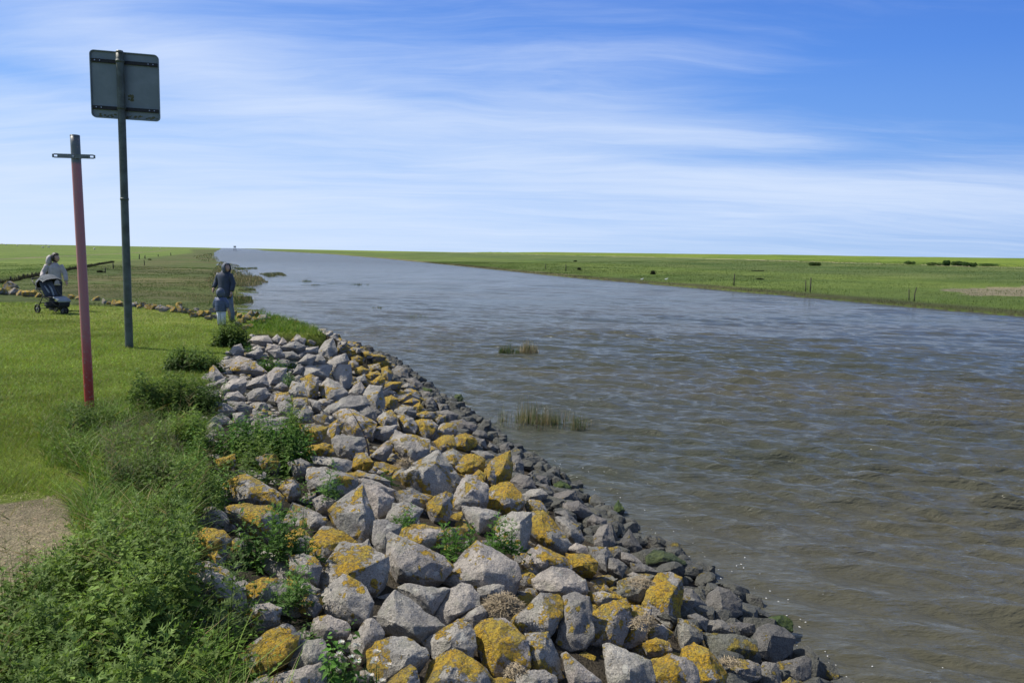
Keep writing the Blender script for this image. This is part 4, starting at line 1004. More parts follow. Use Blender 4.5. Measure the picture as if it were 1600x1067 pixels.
# white flowering weed
g = ground(565, 1075, .1); A = Acc(); rr = random.Random(33)
for i in range(16): nettle(A, g.x + rr.uniform(-.09, .09), g.y + rr.uniform(-.06, .06), g.z - .05, rr.uniform(.1, .2), rr, (.08, .13, .05), .035)
root = A.obj('flowering_weed', M_LEAF, None, tuple(g)); tag(root, 'small weed with white woolly flower heads at the bottom edge', 'flower')
for i in range(16):
    B = Acc(); c = Vector((rr.uniform(-.13, .13), rr.uniform(-.08, .08), rr.uniform(.06, .2)))
    q = 30; a = RNG.random(q) * 6.28; el_ = RNG.random(q) * 1.57; r_ = .011
    B.add(*blades(c.x + np.cos(a) * np.cos(el_) * r_, c.y + np.sin(a) * np.cos(el_) * r_, c.z + np.sin(el_) * r_, .012 + 0 * a, .010 + 0 * a, 1.0 + 0 * a, a, a + 1.57, gcol(q, (.62, .60, .55), .1), 1))
    B.obj('flower_head', M_STRAW, root)
# dry straw nests and a dead stalk
def straw(px, py, wpx, hpx, n, label, seed, lift=.2):
    g = ground(px, py, lift); d = (g - CAM).dot(FWD); wd = wpx * .85 * d / FPX; h = hpx * .7 * d / FPX; r0 = np.random.default_rng(seed); bm = bmesh.new()
    for i in range(n):
        a = r0.random() * 6.28; r_ = math.sqrt(r0.random()) * wd / 2; c = Vector((math.cos(a) * r_, math.sin(a) * r_ * .7, r0.random() * h * .8 * (1 - (2 * r_ / wd) ** 2) ))
        t = r0.random() * 3.14; L_ = wd * (.10 + .16 * r0.random()); dv = Vector((math.cos(t), math.sin(t) * .8, r0.normal() * .22)).normalized() * L_; md = c + Vector((0, 0, L_ * .16 * r0.normal()))
        tube(bm, [c - dv, md, c + dv], (.0011 + .0010 * r0.random()) * max(1, d / 6), 3, False)
    return tag(bmobj('straw_clump', bm, simple_straw, None, g), label, 'straw', 'clumps of dry straw on the boulders')
simple_straw = simple('dry_straw', (.42, .34, .22), .85, 0, .5, 30, 0)
straw(785, 948, 66, 38, 900, 'biggest nest of dry straw between the pale triangular and the yellow-patched boulders', 1)
straw(1000, 912, 50, 22, 170, 'flattened straw lying behind the tall yellow-crusted boulder', 2, .35)
straw(1006, 978, 46, 44, 200, 'straw caught left of the small yellowed rocks below the tall yellow boulder', 3, .3)
straw(1140, 1036, 40, 18, 130, 'straw below the broad olive-topped slab', 4, .2)
straw(805, 1052, 40, 34, 150, 'dry straw at the very bottom by the half yellow, half dark boulder', 5, .2)
straw(632, 728, 34, 26, 180, 'pale straw left of the big boulder with the wide shaded face', 6, .25)
g = ground(577, 712, .25); d = (g - CAM).dot(FWD); k = d / FPX; bm = bmesh.new()
P = [(0, 0), (-3, 16), (-8, 30), (-14, 42), (-24, 58), (-34, 71)]
tube(bm, [Vector((a * k, .02 * i, b * k)) for i, (a, b) in enumerate(P)], [.012, .010, .009, .007, .005, .003], 6)
tube(bm, [Vector((-3 * k, .02, 16 * k)), Vector((-9 * k, 0, 12 * k)), Vector((-8 * k, 0, 4 * k))], [.008, .006, .004], 5)
tube(bm, [Vector((-8 * k, .04, 30 * k)), Vector((-3 * k, 0, 31 * k)), Vector((2 * k, .03, 24 * k))], [.008, .005, .003], 5)
tag(bmobj('dead_stalk', bm, simple('dead_stem', (.10, .075, .06), .8), None, g, True), 'thin dark dead stalk leaning over the middle boulders', 'stalk')

# reeds: tufts standing in the water are things, the ragged edge of the marsh is a mass
def reeds(acc, x, y, z, h, wd, dry):
    m = len(x); c = gcol(m, (.060, .085, .025), .3); k = RNG.random(m) < dry; c[k] = gcol(int(k.sum()), (.27, .22, .15), .4)
    acc.add(*blades(x, y, z, h, wd, .25 * RNG.random(m), RNG.random(m) * 6.28, RNG.random(m) * 3.14, c, 2, c * 1.2))
def tuft(px, py, wpx, hpx, n, label, dry=.4, split=None):
    x0, y0 = atz(px, py, WZ); d = (Vector((x0, y0, WZ)) - CAM).dot(FWD); wd = wpx * d / FPX; h = hpx * d / FPX
    a = RNG.random(n) * 6.28; r_ = np.sqrt(RNG.random(n)); x = x0 + np.cos(a) * r_ * wd / 2; y = y0 + np.sin(a) * r_ * wd * .38; cl = vnoise(x, y, .22, 60); k = RNG.random(n) < .12 + smooth(cl, .3, .75); x, y = x[k], y[k]; m = len(x)
    A = Acc(); reeds(A, x, y, WZ - .06 + 0 * x, .06 + h * (.15 + .95 * RNG.random(m) ** 1.4) * (1 - .4 * np.abs(x - x0) / (wd / 2)), .0075 * d / 13 + 0 * x, dry)
    return tag(A.obj('reed_tuft', M_GRASS, None, (x0, y0, WZ)), label, 'reeds', 'reed tufts standing in the river')
tuft(824, 662, 96, 44, 1700, 'brownish reed tuft in the water nearest the bank', .5)
tuft(886, 664, 80, 28, 1100, 'thin green reed tuft right beside the brownish one nearest the bank', .35)
tuft(795, 553, 34, 19, 900, 'green reed tuft left of the straw-coloured one in mid river', .1)
tuft(823, 552, 38, 23, 900, 'straw-coloured reed tuft in mid river', .85)
tuft(650, 495, 40, 6, 260, 'low dark line of reeds in mid river', .2)
tuft(590, 481, 20, 4, 110, 'tiny low reed patch farther up the river', .2)
tuft(706, 541, 8, 9, 30, 'a few stems sticking out of the water', .6)
tuft(762, 576, 40, 3, 60, 'sparse reed tips barely breaking the surface', .3)
tuft(478, 440, 24, 4, 160, 'distant green reed patch off the left bank', .1)
tuft(490, 446, 40, 3, 160, 'second distant low reed patch off the left bank', .1)
tuft(560, 445, 36, 4, 160, 'isolated dark reed streak in the middle distance', .1)
tuft(520, 444, 20, 2, 60, 'smallest faint reed streak in the distance', .1)
A = Acc()
for poly, n, h, dry in [([(345, 415), (395, 432), (360, 445), (378, 475), (335, 480), (325, 440)], 16000, .42, .55), ([(300, 470), (335, 420), (345, 408), (372, 414), (418, 440), (365, 447), (385, 478), (350, 482), (300, 480)], 30000, .34, .42), ([(365, 432), (405, 432), (420, 440), (395, 446), (362, 446)], 7000, .45, .6),
                        ([(405, 427), (440, 425), (448, 430), (420, 432)], 2500, .35, .3), ([(372, 452), (398, 450), (400, 453), (372, 454)], 700, .2, .2), ([(366, 466), (392, 463), (396, 470), (366, 474)], 2600, .3, .2),
                        ([(366, 418), (402, 417), (402, 420), (370, 421)], 900, .3, .2), ([(300, 402), (330, 396), (345, 406), (320, 412)], 7000, .5, .3)]:
    W_ = np.array([atz(a, b, -1.2) for a, b in poly]); lo = W_.min(0); hi = W_.max(0); P = lo + (hi - lo) * RNG.random((n * 2, 2)); P = P[inpoly(P[:, 0], P[:, 1], W_)][:n]; x, y = P.T
    cl = vnoise(x, y, 1.6, 61) * .6 + vnoise(x, y, .5, 62) * .4; k = cl > .34; x, y, cl = x[k], y[k], cl[k]; d = np.hypot(x, y)
    reeds(A, x, y, np.maximum(height(x, y), WZ - .05) - .02, h * (.3 + .7 * RNG.random(len(x))) * (.4 + cl), .012 * d / 20, dry)
o = A.obj('marsh_reeds', M_GRASS); tag(o, 'ragged brown and green reeds along the near marsh shore', 'reeds', None, 'stuff')
# coarse marsh turf on the left and tussocky meadow across the river
A = Acc(); n = 120000
y = 25 + 95 * RNG.random(n) ** 1.5; x = -(.80 * y) + (np.interp(y, WY, WX) + .8 * y) * RNG.random(n); k = (y > rowline(x) + 1.2) & (vnoise(x, y, 2.2, 63) > .3); x, y = x[k], y[k]; m = len(x)
c = gcol(m, (.085, .125, .035), .3) * (.6 + .8 * vnoise(x, y, 6, 64))[:, None]; dd = np.hypot(x, y); fx = np.interp(y, [44, 62, 140], [-40, -44, -75]); inn = x < fx
c[inn] = gcol(int(inn.sum()), (.085, .135, .03), .2)
A.add(*blades(x, y, height(x, y) - .01, (.03 + .06 * RNG.random(m)) * (.5 + vnoise(x, y, 3, 65)), .018 * dd / 30, .4 * RNG.random(m), RNG.random(m) * 6.28, RNG.random(m) * 3.14, c, 1))
n = 150000; y = 40 + 190 * RNG.random(n) ** 1.3; e = RNG.random(n) ** 1.6 * 110; x = np.interp(y, RY, RX) + e / COS; k = x < .78 * y + 4; x, y, e = x[k], y[k], e[k]; m = len(x)
c = gcol(m, (.085, .13, .03), .25) * (.65 + .7 * vnoise(x, y, 7, 66))[:, None]; dd = np.hypot(x, y); edge = e < 1.2; c[edge] = gcol(int(edge.sum()), (.075, .075, .035), .4)
A.add(*blades(x, y, height(x, y) - .02, (.05 + .12 * RNG.random(m)) * (.5 + vnoise(x, y, 5, 67)), .03 * dd / 60, .4 * RNG.random(m), RNG.random(m) * 6.28, RNG.random(m) * 3.14, c, 1))
o = A.obj('meadow_grass', M_GRASS); tag(o, 'coarse grass of the salt marsh and the far meadow', 'grass', None, 'stuff')
# bushes on the far dyke
def bush(px, py, wpx, hpx, label, col, seed):
    col = tuple(c * 1.7 for c in col)
    g = ground(px, py); d = (g - CAM).dot(FWD); wd = wpx * d / FPX; h = hpx * d / FPX; r0 = np.random.default_rng(seed); n = 1500; A = Acc()
    cen = [(r0.uniform(-.4, .4) * wd, r0.uniform(-.3, .3) * wd * .5, r0.uniform(.5, 1) * h * .55, r0.uniform(.16, .26) * wd) for _ in range(8)]
    ii = r0.integers(0, 8, n); C_ = np.array(cen)[ii]; v = r0.normal(size=(n, 3)); v /= np.linalg.norm(v, axis=1)[:, None]; rad_ = (r0.random(n) ** .4)
    x = g.x + C_[:, 0] + v[:, 0] * C_[:, 3] * rad_; y = g.y + C_[:, 1] + v[:, 1] * C_[:, 3] * rad_; z = g.z + np.clip(C_[:, 2] + v[:, 2] * rad_ * h * .45, 0, h)
    A.add(*blades(x, y, z, .25 * h + 0 * x, .18 * h + 0 * x, .8 * r0.random(n), r0.random(n) * 6.28, r0.random(n) * 3.14, gcol(n, col, .25, r0), 1))
    r_ = A.obj('bush', M_LEAF, None, tuple(g)); return tag(r_, label, 'bush', 'bushes on the far dyke')
bush(1273, 415.5, 19, 6, 'lone brown-green bush by the track on the far bank', (.05, .075, .025), 1)
bush(1421, 413, 18, 5, 'leftmost low bush of the distant row on the right', (.05, .085, .025), 2)
bush(1462, 415, 22, 5, 'flat pale bush left of the darkest bush in the distant row', (.06, .09, .03), 3)
bush(1477, 415.5, 14, 8, 'darkest rounded bush in the distant row', (.03, .06, .02), 4)
bush(1498, 415.5, 20, 7, 'dull bush just right of the darkest bush in the distant row', (.045, .075, .025), 5)
bush(1516, 417, 18, 7, 'second dark bush from the right in the distant row', (.035, .065, .02), 6)
bush(1545, 416, 28, 4.5, 'long low bush at the right end of the distant row', (.05, .085, .025), 7)

# bubbles and floating bits along the stones, coloured white to stand in for glints
bm = bmesh.new(); r1 = random.Random(77)
for k in range(150):
    y = r1.uniform(4.2, 12) if r1.random() < .8 else r1.uniform(4, 20); x = float(np.interp(y, WY, WX)) + abs(r1.gauss(0, .45)) + .05
    s = r1.uniform(.003, .008); bmesh.ops.create_icosphere(bm, subdivisions=1, radius=1, matrix=Matrix.Translation((x, y, WZ + .012)) @ Matrix.Rotation(r1.uniform(0, 3), 4, 'Z') @ Matrix.Diagonal((s * 1.6, s, s * .5, 1)))
tag(bmobj('bubble_glints', bm, simple('bubble_glint_white', (.7, .7, .68), .6, 0, .1, 8, 0), None), 'small white bubbles and stand-in glints floating along the wet stones', None, None, 'stuff')
# ================================================================ POSTS, SIGN, FENCE, BEACON, SHEEP
def redmat():
    m, t = mat('faded_red_paint'); pos = t.n('ShaderNodeTexCoord').outputs['Object']; z = t.n('ShaderNodeSeparateXYZ', i={0: pos}).outputs[2]
    n = t.noise(t.map(pos, scl=(30, 30, 6)), 1, 5, .6)
    fade = t.mr(t.math('ADD', z, t.math('MULTIPLY', n, .5)), .55, 1.6)
    c = t.mix(fade, (.38, .036, .028, 1), (.41, .165, .16, 1))
    top = t.mr(t.math('ADD', z, t.math('MULTIPLY', n, .06)), 3.12, 3.17); c = t.mix(top, c, (.13, .145, .14, 1))
    ch = t.mr(t.noise(pos, 28, 5, .7), .57, .62); c = t.mix(t.math('MULTIPLY', ch, .75), c, (.32, .22, .2, 1))
    rs = t.mr(t.math('ADD', z, t.math('MULTIPLY', n, .15)), .25, .05); c = t.mix(t.math('MULTIPLY', rs, .6), c, (.10, .045, .02, 1))
    b = t.bsdf(**{'Base Color': c, 'Roughness': .45}); bn = t.n('ShaderNodeBump', i={'Strength': .2, 'Distance': .004, 'Height': t.noise(pos, 60, 4)}); t.t.links.new(bn.outputs[0], b.inputs['Normal']); return m
M_RED = redmat()
M_GALV = simple('weathered_steel', (.20, .215, .21), .5, .35, .4, 14, .2, 90, (.12, .135, .12))
M_POLE = simple('dull_green_pole', (.105, .125, .105), .55, .15, .35, 5, .2, 60, (.062, .072, .055))
M_DARKRAIL = simple('dark_rail', (.030, .028, .026), .6, .3, .4, 30, .2)
M_PLATE = simple('sign_back', (.21, .24, .23), .5, .2, .12, 2.5, .05, 20, (.17, .20, .19))
M_DIRT = simple('lichen_dirt', (.17, .165, .075), .95, 0, .5, 40, .4)
M_WOOD = simple('old_wood', (.085, .07, .055), .9, 0, .5, 12, .4)
M_WHITE = simple('white_face', (.75, .75, .74), .4)
M_STEEL = simple('bright_bolt', (.45, .45, .45), .35, .8)
def line3(px0, py0, px1, py1):
    """foot on the ground and a top at the same depth"""
    g = ground(px0, py0); d0 = (g - CAM).dot(FWD); t = CAM + ray(px1, py1) * d0; t.y = g.y; 
    d = ray(px1, py1); s = (g.y - CAM.y) / d.y; return g, CAM + d * s
g, top = line3(140.5, 643, 117, 212)
root = empty('marker_post', g); v = top - g; L = v.length; rot = Vector((0, 0, 1)).rotation_difference(v) @ Matrix.Rotation(math.radians(8), 4, 'Z').to_quaternion(); root.rotation_euler = rot.to_euler()
tag(root, 'faded red metal post with a grey cap and a small crossbar, standing on the lawn', 'post')
pr = 6.6 / FPX * (g - CAM).dot(FWD)
print('red post L', L, 'r', pr)
bm = bmesh.new(); N = 28; tube(bm, [Vector((0, 0, -.25))] + [Vector((0, 0, L * i / N)) for i in range(N + 1)], pr, 28)
bmobj('pole', bm, M_RED, root, None, True)
bm = bmesh.new(); tube(bm, [Vector((0, 0, L - .012)), Vector((0, 0, L + .006))], [pr * 1.03, pr * .97], 28); bmobj('cap', bm, M_GALV, root, None, False)
# crossbar: clamp band, flat bar with a slot near each end
def flatbar(name, hw, hh, th, z, y, parent, m, slots=True):
    bm = bmesh.new(); sw = hh * .75
    if slots:
        for s in (-1, 1):
            a, b = s * (hw - hh * 2.4), s * (hw - hh * .8); lo, hi = min(a, b), max(a, b)
            box(bm, ((lo + hi) / 2, y, z + hh * .72), (hi - lo, th, hh * .56)); box(bm, ((lo + hi) / 2, y, z - hh * .72), (hi - lo, th, hh * .56))
            e0 = s * hw; e1 = b; box(bm, ((e0 + e1) / 2, y, z), (abs(e0 - e1), th, hh * 1.7), None, .003)
        box(bm, (0, y, z), (2 * (hw - hh * 2.4), th, hh * 2))
    else: box(bm, (0, y, z), (hw * 2, th, hh * 2), None, .003)
    return bmobj(name, bm, m, parent)
zc = L * (1 - (244 - 212) / 431); mpp = (g - CAM).dot(FWD) / FPX
clamp = empty('crossbar', (0, 0, 0)); bpy.data.objects.remove(clamp)
cb = flatbar('crossbar', 30 * mpp, 3.1 * mpp, .012, zc, -pr - .008, root, M_GALV)
bm = bmesh.new(); tube(bm, [Vector((0, 0, zc - .02)), Vector((0, 0, zc + .02))], pr * 1.09, 28); bmobj('clamp_band', bm, M_GALV, root, None, True)
bm = bmesh.new(); tube(bm, [Vector((0, -pr - .014, zc)), Vector((0, -pr - .028, zc))], .010, 6); bmobj('bolt', bm, M_STEEL, cb, None)
# big sign seen from behind
g, top = line3(202, 543, 187, 82)
root = empty('road_sign', g); v = top - g; L = v.length; q = Vector((0, 0, 1)).rotation_difference(v) @ Matrix.Rotation(math.radians(14), 4, 'Z').to_quaternion(); root.rotation_euler = q.to_euler()
tag(root, 'large square metal sign seen from the back on a tall dark pole on the lawn', 'sign')
mpp = (g - CAM).dot(FWD) / FPX; pr = 5.7 * mpp; print('sign', L, pr, mpp)
bm = bmesh.new(); tube(bm, [Vector((0, 0, -.3))] + [Vector((0, 0, L * i / 30)) for i in range(31)], [pr * 1.03] + [pr * (1.03 - .1 * i / 30) for i in range(31)], 28); pole = bmobj('pole', bm, M_POLE, root, None, True)
bm = bmesh.new(); tube(bm, [Vector((0, 0, L - .01)), Vector((0, 0, L + .03))], [pr * .99, pr * .8], 24); bmobj('pole_cap', bm, M_GALV, pole, None, True)
bm = bmesh.new(); tube(bm, [Vector((0, 0, L * .51)), Vector((0, 0, L * .51 + .05))], pr * 1.06, 24); bmobj('collar', bm, M_POLE, pole, None, True)
PWm = 95 * mpp; PH = 98 * mpp; xo = 4.5 * mpp; zc = L + 2 * mpp - PH / 2; yp = pr + .035
def rr_plate(w_, h_, r, n=7):
    P = []
    for (sx, sz, a0) in [(1, 1, 0), (-1, 1, 90), (-1, -1, 180), (1, -1, 270)]:
        for i in range(n): a = math.radians(a0 + 90 * i / (n - 1)); P.append((sx * (w_ / 2 - r) + r * math.cos(a), sz * (h_ / 2 - r) + r * math.sin(a)))
    return P
def prism(bm, P, y0, y1, cx, cz):
    a = [bm.verts.new((x + cx, y0, z + cz)) for x, z in P]; b = [bm.verts.new((x + cx, y1, z + cz)) for x, z in P]; n = len(P)
    bm.faces.new(a); bm.faces.new(b[::-1])
    for i in range(n): bm.faces.new((a[i], b[i], b[(i + 1) % n], a[(i + 1) % n]))
    bmesh.ops.recalc_face_normals(bm, faces=bm.faces[:])
bm = bmesh.new(); prism(bm, rr_plate(PWm - .03, PH - .03, .07), yp, yp + .006, xo, zc); plate_o = bmobj('panel', bm, M_PLATE, root)
bm = bmesh.new(); prism(bm, rr_plate(PWm - .034, PH - .034, .07), yp + .0085, yp + .0125, xo, zc); bmobj('sign_face', bm, M_WHITE, root)
# folded rim
bm = bmesh.new(); Po = rr_plate(PWm, PH, .085); Pi = rr_plate(PWm - .036, PH - .036, .07); n = len(Po)
for y0, y1 in ((yp - .032, yp + .014),):
    ao = [bm.verts.new((x + xo, y0, z + zc)) for x, z in Po]; bo = [bm.verts.new((x + xo, y1, z + zc)) for x, z in Po]; ai = [bm.verts.new((x + xo, y0, z + zc)) for x, z in Pi]; bi = [bm.verts.new((x + xo, y1, z + zc)) for x, z in Pi]
    for i in range(n):
        j = (i + 1) % n; bm.faces.new((ao[i], ao[j], bo[j], bo[i])); bm.faces.new((ai[j], ai[i], bi[i], bi[j])); bm.faces.new((ao[j], ao[i], ai[i], ai[j])); bm.faces.new((bo[i], bo[j], bi[j], bi[i]))
bmobj('rim', bm, M_PLATE, root)
for zz, s in ((zc + PH / 2 - 15 * mpp, 1), (zc - PH / 2 + 15 * mpp, -1)):
    bm = bmesh.new(); box(bm, (xo, yp - .022, zz), (PWm - .05, .042, 4.8 * mpp)); box(bm, (xo, yp - .045, zz + 1.9 * mpp), (PWm - .06, .004, .8 * mpp)); rail = bmobj('rail', bm, M_DARKRAIL, root)
    for sx in (-1, 1):
        for dx in (.10, .19):
            bm = bmesh.new(); tube(bm, [Vector((xo + sx * (PWm / 2 - dx), yp - .044, zz)), Vector((xo + sx * (PWm / 2 - dx), yp - .060, zz))], .011, 6); bmobj('bolt', bm, M_STEEL, rail)
    bm = bmesh.new(); tube(bm, [Vector((0, 0, zz - .025)), Vector((0, 0, zz + .025))], pr * 1.07, 24); bmobj('pole_clamp', bm, M_POLE, rail, None, True)
# grime and lichen along the lower lip
bm = bmesh.new(); r1 = random.Random(4)
for k in range(46):
    a = r1.uniform(-.42, .47) * PWm; zz = zc - PH / 2 + r1.uniform(.03, .085); s = r1.uniform(.008, .022); bmesh.ops.create_icosphere(bm, subdivisions=1, radius=1, matrix=Matrix.Translation((xo + a, yp - .003, zz)) @ Matrix.Diagonal((s * 1.6, .004, s, 1)))
for k in range(16):
    s = r1.uniform(.015, .03); bmesh.ops.create_icosphere(bm, subdivisions=1, radius=1, matrix=Matrix.Translation((xo + .09 + r1.uniform(-.04, .04), yp - .002, zc - PH * .17 + r1.uniform(-.05, .05))) @ Matrix.Diagonal((s, .003, s, 1)))
bmobj('grime', bm, M_DIRT, plate_o)['kind'] = 'stuff'

# brushwood fence across the marsh, small posts
fl = [(-60, 454), (-25, 448), (0, 443.0), (30, 438), (62, 432), (105, 423.5), (130, 419), (160, 413), (178, 410)]
P = [ground(a, b) for a, b in fl]; root = empty('brushwood_fence', P[2]); tag(root, 'long low dark brushwood fence crossing the marsh on the left', 'fence')
A = Acc(); bm = bmesh.new(); r1 = random.Random(8)
for a, b in zip(P[:-1], P[1:]):
    n = int((b - a).length / .03)
    ts = np.array([r1.random() for _ in range(n)]); x = a.x + (b.x - a.x) * ts; y = a.y + (b.y - a.y) * ts + np.array([r1.gauss(0, .12) for _ in range(n)]); z = height(x, y); d = math.hypot(a.x, a.y)
    A.add(*blades(x, y, z - .03, .28 + .20 * RNG.random(n), .06 + 0 * x, .6 * RNG.random(n), RNG.random(n) * 6.28, RNG.random(n) * 3.14, gcol(n, (.045, .042, .028), .3), 1))
    m_ = max(2, int((b - a).length / 2.0))
    for i in range(m_):
        p = a + (b - a) * (i / m_); z0 = hz(p.x, p.y); tube(bm, [Vector((p.x, p.y, z0 - .2)) - P[2], Vector((p.x + r1.gauss(0, .03), p.y, z0 + r1.uniform(.34, .46))) - P[2]], .06, 6)
br = A.obj('brushwood', M_STRAW, root); br.data.transform(Matrix.Translation(-P[2])); po = bmobj('stakes', bm, M_WOOD, root); po['kind'] = 'stuff'
def small_post(px, y0, y1, wpx, label, cat='post', group='wooden posts in the marsh', mid_=None):
    g = ground(px, y0); d = (g - CAM).dot(FWD); k = d / FPX; h = (y0 - y1) * k; bm = bmesh.new(); r = wpx * k / 2; r1 = random.Random(int(px * 7))
    tube(bm, [Vector((0, 0, -.2)), Vector((r1.gauss(0, .02), 0, h * .5)), Vector((r1.gauss(0, .05), 0, h * .98)), Vector((r1.gauss(0, .05), 0, h))], [r, r * .95, r * .85, r * .5], 8)
    return tag(bmobj('wooden_post', bm, M_WOOD, None, g, True), label, cat, group)
for a in [(164.5, 426.5, 418.5, 1.8, 'short post standing in a dark clump of weeds left of the sign pole'), (177.3, 420, 411, 1.7, 'thin post at the end of the brushwood fence'), (217.7, 405.2, 397.5, 1.5, 'upper left one of three thin posts right of the sign pole'),
          (226.6, 404.5, 399, 1.5, 'upper right one of three thin posts right of the sign pole'), (225.6, 415, 406.5, 1.2, 'lower one of three thin posts right of the sign pole, nearest the viewer'), (247, 401, 397.5, 1.2, 'far post in the marsh left of the river bend'), (267, 399.2, 395, 1.3, 'dark far post nearest the river bend')]:
    small_post(*a)
for a in [(852.5, 421, 413, 1.0, 'faint far post left of the dark stump on the right bank'), (884, 424, 412.5, 1.3, 'single far post between two dark weeds on the right bank'), (1146.5, 446.5, 428, 1.7, 'single slim post on the far bank right of the dark stump'), (1259.2, 456, 438, 1.6, 'left post of the near pair on the far bank'),
          (1265.8, 456.5, 434, 2.0, 'right, taller post of the near pair on the far bank'), (1420.7, 469.5, 452, 1.6, 'left post of the right-hand pair on the far bank'), (1428.8, 470.5, 449, 1.7, 'right post of the right-hand pair on the far bank'), (470, 413, 407.5, .8, 'thin stake standing in the river in the distance')]:
    small_post(*a, 'post', 'slim posts on the far bank')
def stump(px, py, w_, h_, label, seed):
    g = ground(px, py); k = (g - CAM).dot(FWD) / FPX; r0 = np.random.default_rng(seed); A = Acc(); n = 240
    x = g.x + r0.normal(size=n) * w_ * k * .28; y = g.y + r0.normal(size=n) * w_ * k * .2
    A.add(*blades(x, y, height(x, y), h_ * k * (.4 + .6 * r0.random(n)), .10 + 0 * x, .5 * r0.random(n), r0.random(n) * 6.28, r0.random(n) * 3.14, gcol(n, (.03, .035, .02), .3, r0), 1))
    tag(A.obj('weed_clump', M_STRAW, None, tuple(g)), label, 'weeds', 'dark weed clumps in the meadows')
stump(157, 426, 7, 4.5, 'dark weed clump around the foot of the short left post', 1)
stump(1020, 429, 5, 8, 'dark upright stump of weeds on the far bank', 2)
stump(905, 422, 4, 5, 'small dark weed clump left of the upright stump on the far bank', 3)
stump(899, 409, 4, 3, 'tiny dark weed clump high on the far bank', 4)
stump(1187, 437, 9, 3, 'low dark weeds right of the single slim post', 5)
stump(1185, 424, 18, 2.5, 'long dark weed streak near the lone bush', 6)
stump(234, 406.5, 4, 2.5, 'dark weed clump beside the three thin posts', 7)
# beacon far down the river
g = ground(370, 387.6); k = (g - CAM).dot(FWD) / FPX; d0 = 900.0
x0, y0 = CAM.x + ray(370, 388).x * d0, d0; g = Vector((x0, y0, -1.3)); k = d0 / FPX; root = empty('beacon', g); tag(root, 'tiny lattice beacon on the horizon at the river mouth', 'beacon')
M_BEA = simple('beacon_steel', (.16, .17, .18), .6)
bm = bmesh.new(); r = .45
for sx, sy in ((-1, -1), (1, -1), (1, 1), (-1, 1)): tube(bm, [Vector((sx * 1.6, sy * 1.6, -.5)), Vector((sx * .7, sy * .7, 4.6))], .16, 6)
for zz in (1.2, 2.8, 4.2):
    q = 1.6 - zz * .2
    for a, b in (((-q, -q), (q, -q)), ((q, -q), (q, q)), ((q, q), (-q, q)), ((-q, q), (-q, -q))): tube(bm, [Vector((*a, zz)), Vector((*b, zz))], .1, 5)
bmobj('lattice', bm, M_BEA, root)
bm = bmesh.new(); box(bm, (0, 0, 5.2), (2.4, 2.4, 1.3), None, .1); bmobj('lantern_house', bm, M_BEA, root)
# sheep and two gulls
M_WOOL = simple('wool', (.62, .59, .52), .95, 0, .15, 6, .3); M_SKIN_D = simple('sheep_face', (.30, .27, .23), .8)
def sheep_proto():
    root = empty('sheep', (0, 0, 0)); bm = bmesh.new()
    S = [(-.52, .62, .14), (-.42, .66, .27), (-.15, .64, .33), (.15, .64, .32), (.38, .68, .26), (.50, .74, .16), (.60, .82, .12)]
    tube(bm, [Vector((a, 0, b)) for a, b, c in S], [c for a, b, c in S], 12)
    for sx, sy in ((-.36, -.12), (-.36, .12), (.30, -.12), (.30, .12)): tube(bm, [Vector((sx, sy, .5)), Vector((sx + .02, sy, .26)), Vector((sx, sy, 0))], [.085, .05, .04], 7)
    tube(bm, [Vector((.56, 0, .80)), Vector((.70, 0, .74)), Vector((.84, 0, .62))], [.11, .10, .05], 9)
    for s in (-1, 1): tube(bm, [Vector((.64, s * .08, .80)), Vector((.62, s * .2, .78))], [.035, .012], 5)
    tube(bm, [Vector((-.52, 0, .66)), Vector((-.60, 0, .45))], [.05, .03], 6)
    bmobj('body', bm, M_WOOL, root, None, True); return root
def copy_tree(o):
    c = o.copy(); COL.objects.link(c)
    for ch in o.children: k = ch.copy(); COL.objects.link(k); k.parent = c
    return c
sp = sheep_proto(); first = True
SH = [(3, 382, 'at the very left edge'), (9, 383, 'second from the left edge'), (27, 384, 'brightest left one'), (48, 382.5, 'faint one right of the brightest left one'), (64, 382.3, 'far one just left of the woman'), (72, 383.2, 'white one above the woman'), (76, 387, 'nearest one, just above the woman'), (67, 387.5, 'one lying left of the nearest one'),
      (145.5, 384, 'one between red post and sign pole, up high'), (147.5, 390, 'lower one between red post and sign pole'), (166, 384.4, 'middle one between red post and sign pole'), (187, 384.6, 'one close to the sign pole'), (223, 386.4, 'one right of the sign pole'), (236, 388.4, 'lowest one right of the sign pole'), (250, 388, 'rightmost one near the river')]
for i, (px, py, nm) in enumerate(SH):
    o = sp if i == 0 else copy_tree(sp); g = ground(px, py + .6); d = (g - CAM).dot(FWD); o.location = g; o.rotation_euler = (0, 0, random.Random(i).choice([0, 3.14, .5, 2.8, 3.6, 5.9])); s = max(1.0, 3.6 * d / FPX / 1.2); o.scale = (min(s, 1.35),) * 3
    tag(o, f'distant white sheep on the left pasture, {nm}', 'sheep', 'sheep grazing far off on the left')
M_GULL = simple('gull', (.8, .8, .8), .7)
for px, nm in ((1003, 'left'), (1041, 'right')):
    g = ground(px, 438.5); bm = bmesh.new(); s = .8
    tube(bm, [Vector((-.26, 0, .20)) * s, Vector((-.1, 0, .22)) * s, Vector((.08, 0, .24)) * s, Vector((.16, 0, .33)) * s, Vector((.22, 0, .36)) * s, Vector((.29, 0, .35)) * s], [.02 * s, .07 * s, .08 * s, .045 * s, .045 * s, .01 * s], 9)
    for sy in (-.03, .03): tube(bm, [Vector((.02, sy, .18)) * s, Vector((.03, sy, 0)) * s], .012, 4)
    tag(bmobj('gull', bm, M_GULL, None, g, True), f'small white gull resting on the far shore, the {nm} one of two', 'bird', 'gulls on the far shore')
